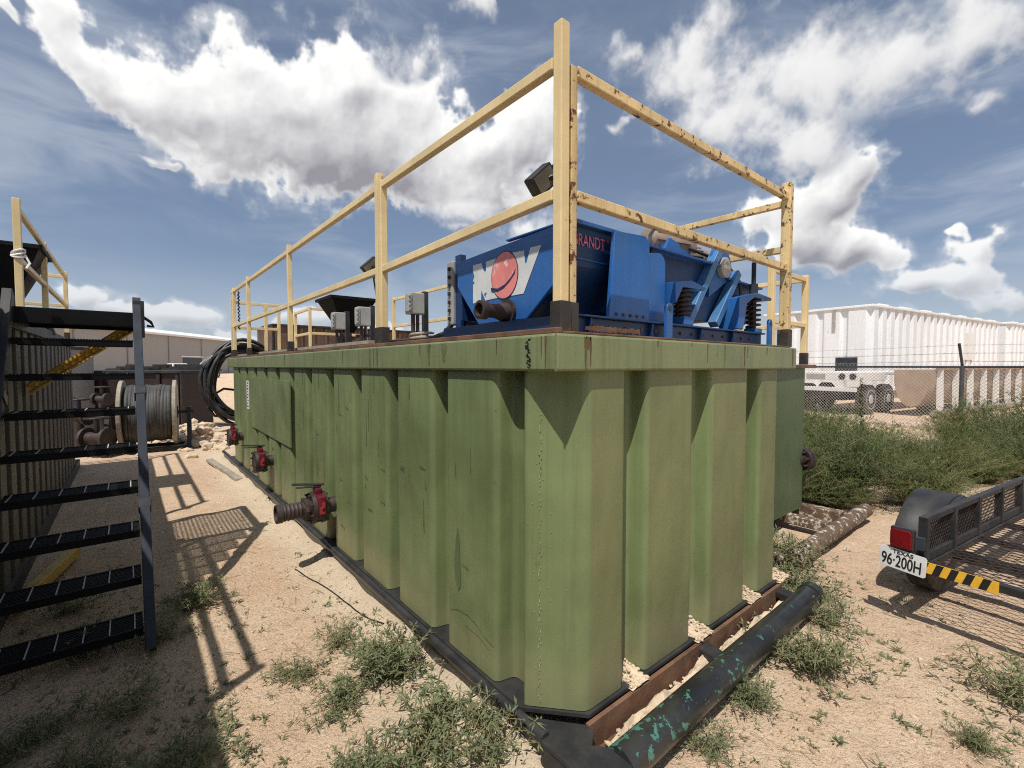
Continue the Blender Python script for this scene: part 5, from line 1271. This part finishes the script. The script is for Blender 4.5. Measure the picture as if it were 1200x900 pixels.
gxb = (np.roll(big, -4, 1) - np.roll(big, 4, 1)) / 8; gyb = (np.roll(big, -4, 0) - np.roll(big, 4, 0)) / 8
hgt_s = blur(hgt_, 1); gx = (np.roll(hgt_s, -1, 1) - np.roll(hgt_s, 1, 1)); gy = np.gradient(hgt_s, axis=0)
relief = np.clip((-gyb * .9 + gxb * .4) * 11, -.32, .25) + np.clip((-gy * 1.0 + gx * .45) * 1.3, -.13, .12)
wide = blur(np.clip(dens, 0, 1), 26); up = np.roll(wide, -34, 0)   # cloud standing above this point -> base in shade
base_sh = np.clip(up * 1.15 - .12, 0, 1)
Lm = .95 + relief * .95 + (bil - .1) * .13 - .60 * base_sh * sstep(dens, .05, .5) + fine * .10 + .14 * (1 - sstep(dens, .0, .4))
Lm = np.clip(Lm, .34, 1.06)
Lm = Lm * (1 - SOFT) + (.74 + .2 * np.clip(dens, 0, 1) + relief * .25) * SOFT
alpha = np.maximum(alpha, sstep(dens, -.30, .3) * sstep(fine + mid, -.3, .6) * .55)
low = sstep(EL, 2., 13.)
alpha = alpha * (.45 + .55 * low)
t_ = np.clip((Lm - .4) / .56, -.1, 1.12)[..., None]
rgb = np.array([.37, .365, .40], np.float32) * (1 - t_) + np.array([.93, .925, .915], np.float32) * t_
pix = np.zeros((2 * NHh, NW, 4), np.float32)
pix[NHh:, :, :3] = rgb; pix[NHh:, :, 3] = alpha * sstep(EL, .6, 4.) if False else alpha
img = bpy.data.images.new('cloud_map', NW, 2 * NHh, alpha=True, float_buffer=True); img.colorspace_settings.name = 'Non-Color'; img.alpha_mode = 'CHANNEL_PACKED'
img.pixels.foreach_set(pix.ravel()); img.update(); img.pack()
sg = t.new('ShaderNodeSeparateXYZ'); t.put(sg.inputs[0], gen)
uu = t.math('MULTIPLY_ADD', t.math('ARCTAN2', sg.outputs[0], sg.outputs[1]), 1 / (2 * math.pi), .5)
vv = t.math('MULTIPLY_ADD', t.math('ARCSINE', sg.outputs[2]), 1 / math.pi, .5)
cb = t.new('ShaderNodeCombineXYZ'); t.put(cb.inputs[0], uu); t.put(cb.inputs[1], vv)
env = t.new('ShaderNodeTexImage'); env.image = img; env.interpolation = 'Linear'; t.put(env.inputs[0], cb.outputs[0])
sep = t.new('ShaderNodeSeparateXYZ'); t.put(sep.inputs[0], gen)
st2 = t.mapping(gen, (0, 0, 0), (R(12), R(-8), R(30)), (2.2, 2.2, 7.5))
v1 = t.noise(st2, 1.7, 7, .6, dist=.6); v2 = t.noise(gen, 2.1, 2, .5)
veil = t.math('MULTIPLY', t.math('MULTIPLY', t.ramp(v1, .36, .74), t.ramp(v2, .26, .58)), .75)
sc_ = lambda c: tuple(x / STR for x in c)
skyc = t.mix(1.0, sky.outputs[0], SKYMUL, 'MULTIPLY')
base = t.mix(SKYHAZE, skyc, sc_((.215, .268, .36)))
base = t.mix(veil, base, sc_((.42, .47, .56)))
base = t.mix(t.ramp(sep.outputs[2], .0, .22, .6, 0.), base, sc_((.52, .57, .64)))
ccs = t.vmath('SCALE', env.outputs['Color'], CLOUDB / STR)
fin = t.mix(t.math('MULTIPLY', env.outputs['Alpha'], .98), base, ccs)
bg = t.new('ShaderNodeBackground'); t.put(bg.inputs[0], fin); bg.inputs[1].default_value = STR
t.l.new(bg.outputs[0], t.new('ShaderNodeOutputWorld').inputs[0])
world.cycles.sampling_method = 'MANUAL'; world.cycles.sample_map_resolution = 512
sd = bpy.data.lights.new('sun', 'SUN'); sd.energy = 4.2; sd.angle = R(.53); sd.color = (1., .955, .88)
so_ = bpy.data.objects.new('sun', sd); COL.objects.link(so_); so_.rotation_euler = (-SUN).to_track_quat('-Z', 'Y').to_euler(); so_.location = SUN * 50

scene.view_settings.view_transform = 'Standard'; scene.view_settings.look = 'None'; scene.view_settings.exposure = 0.12; scene.view_settings.gamma = 1.
scene.render.engine = 'CYCLES'
scene.cycles.filter_width = 1.1; scene.cycles.max_bounces = 4; scene.cycles.diffuse_bounces = 3; scene.cycles.glossy_bounces = 2; scene.cycles.transparent_max_bounces = 4; scene.cycles.use_denoising = False
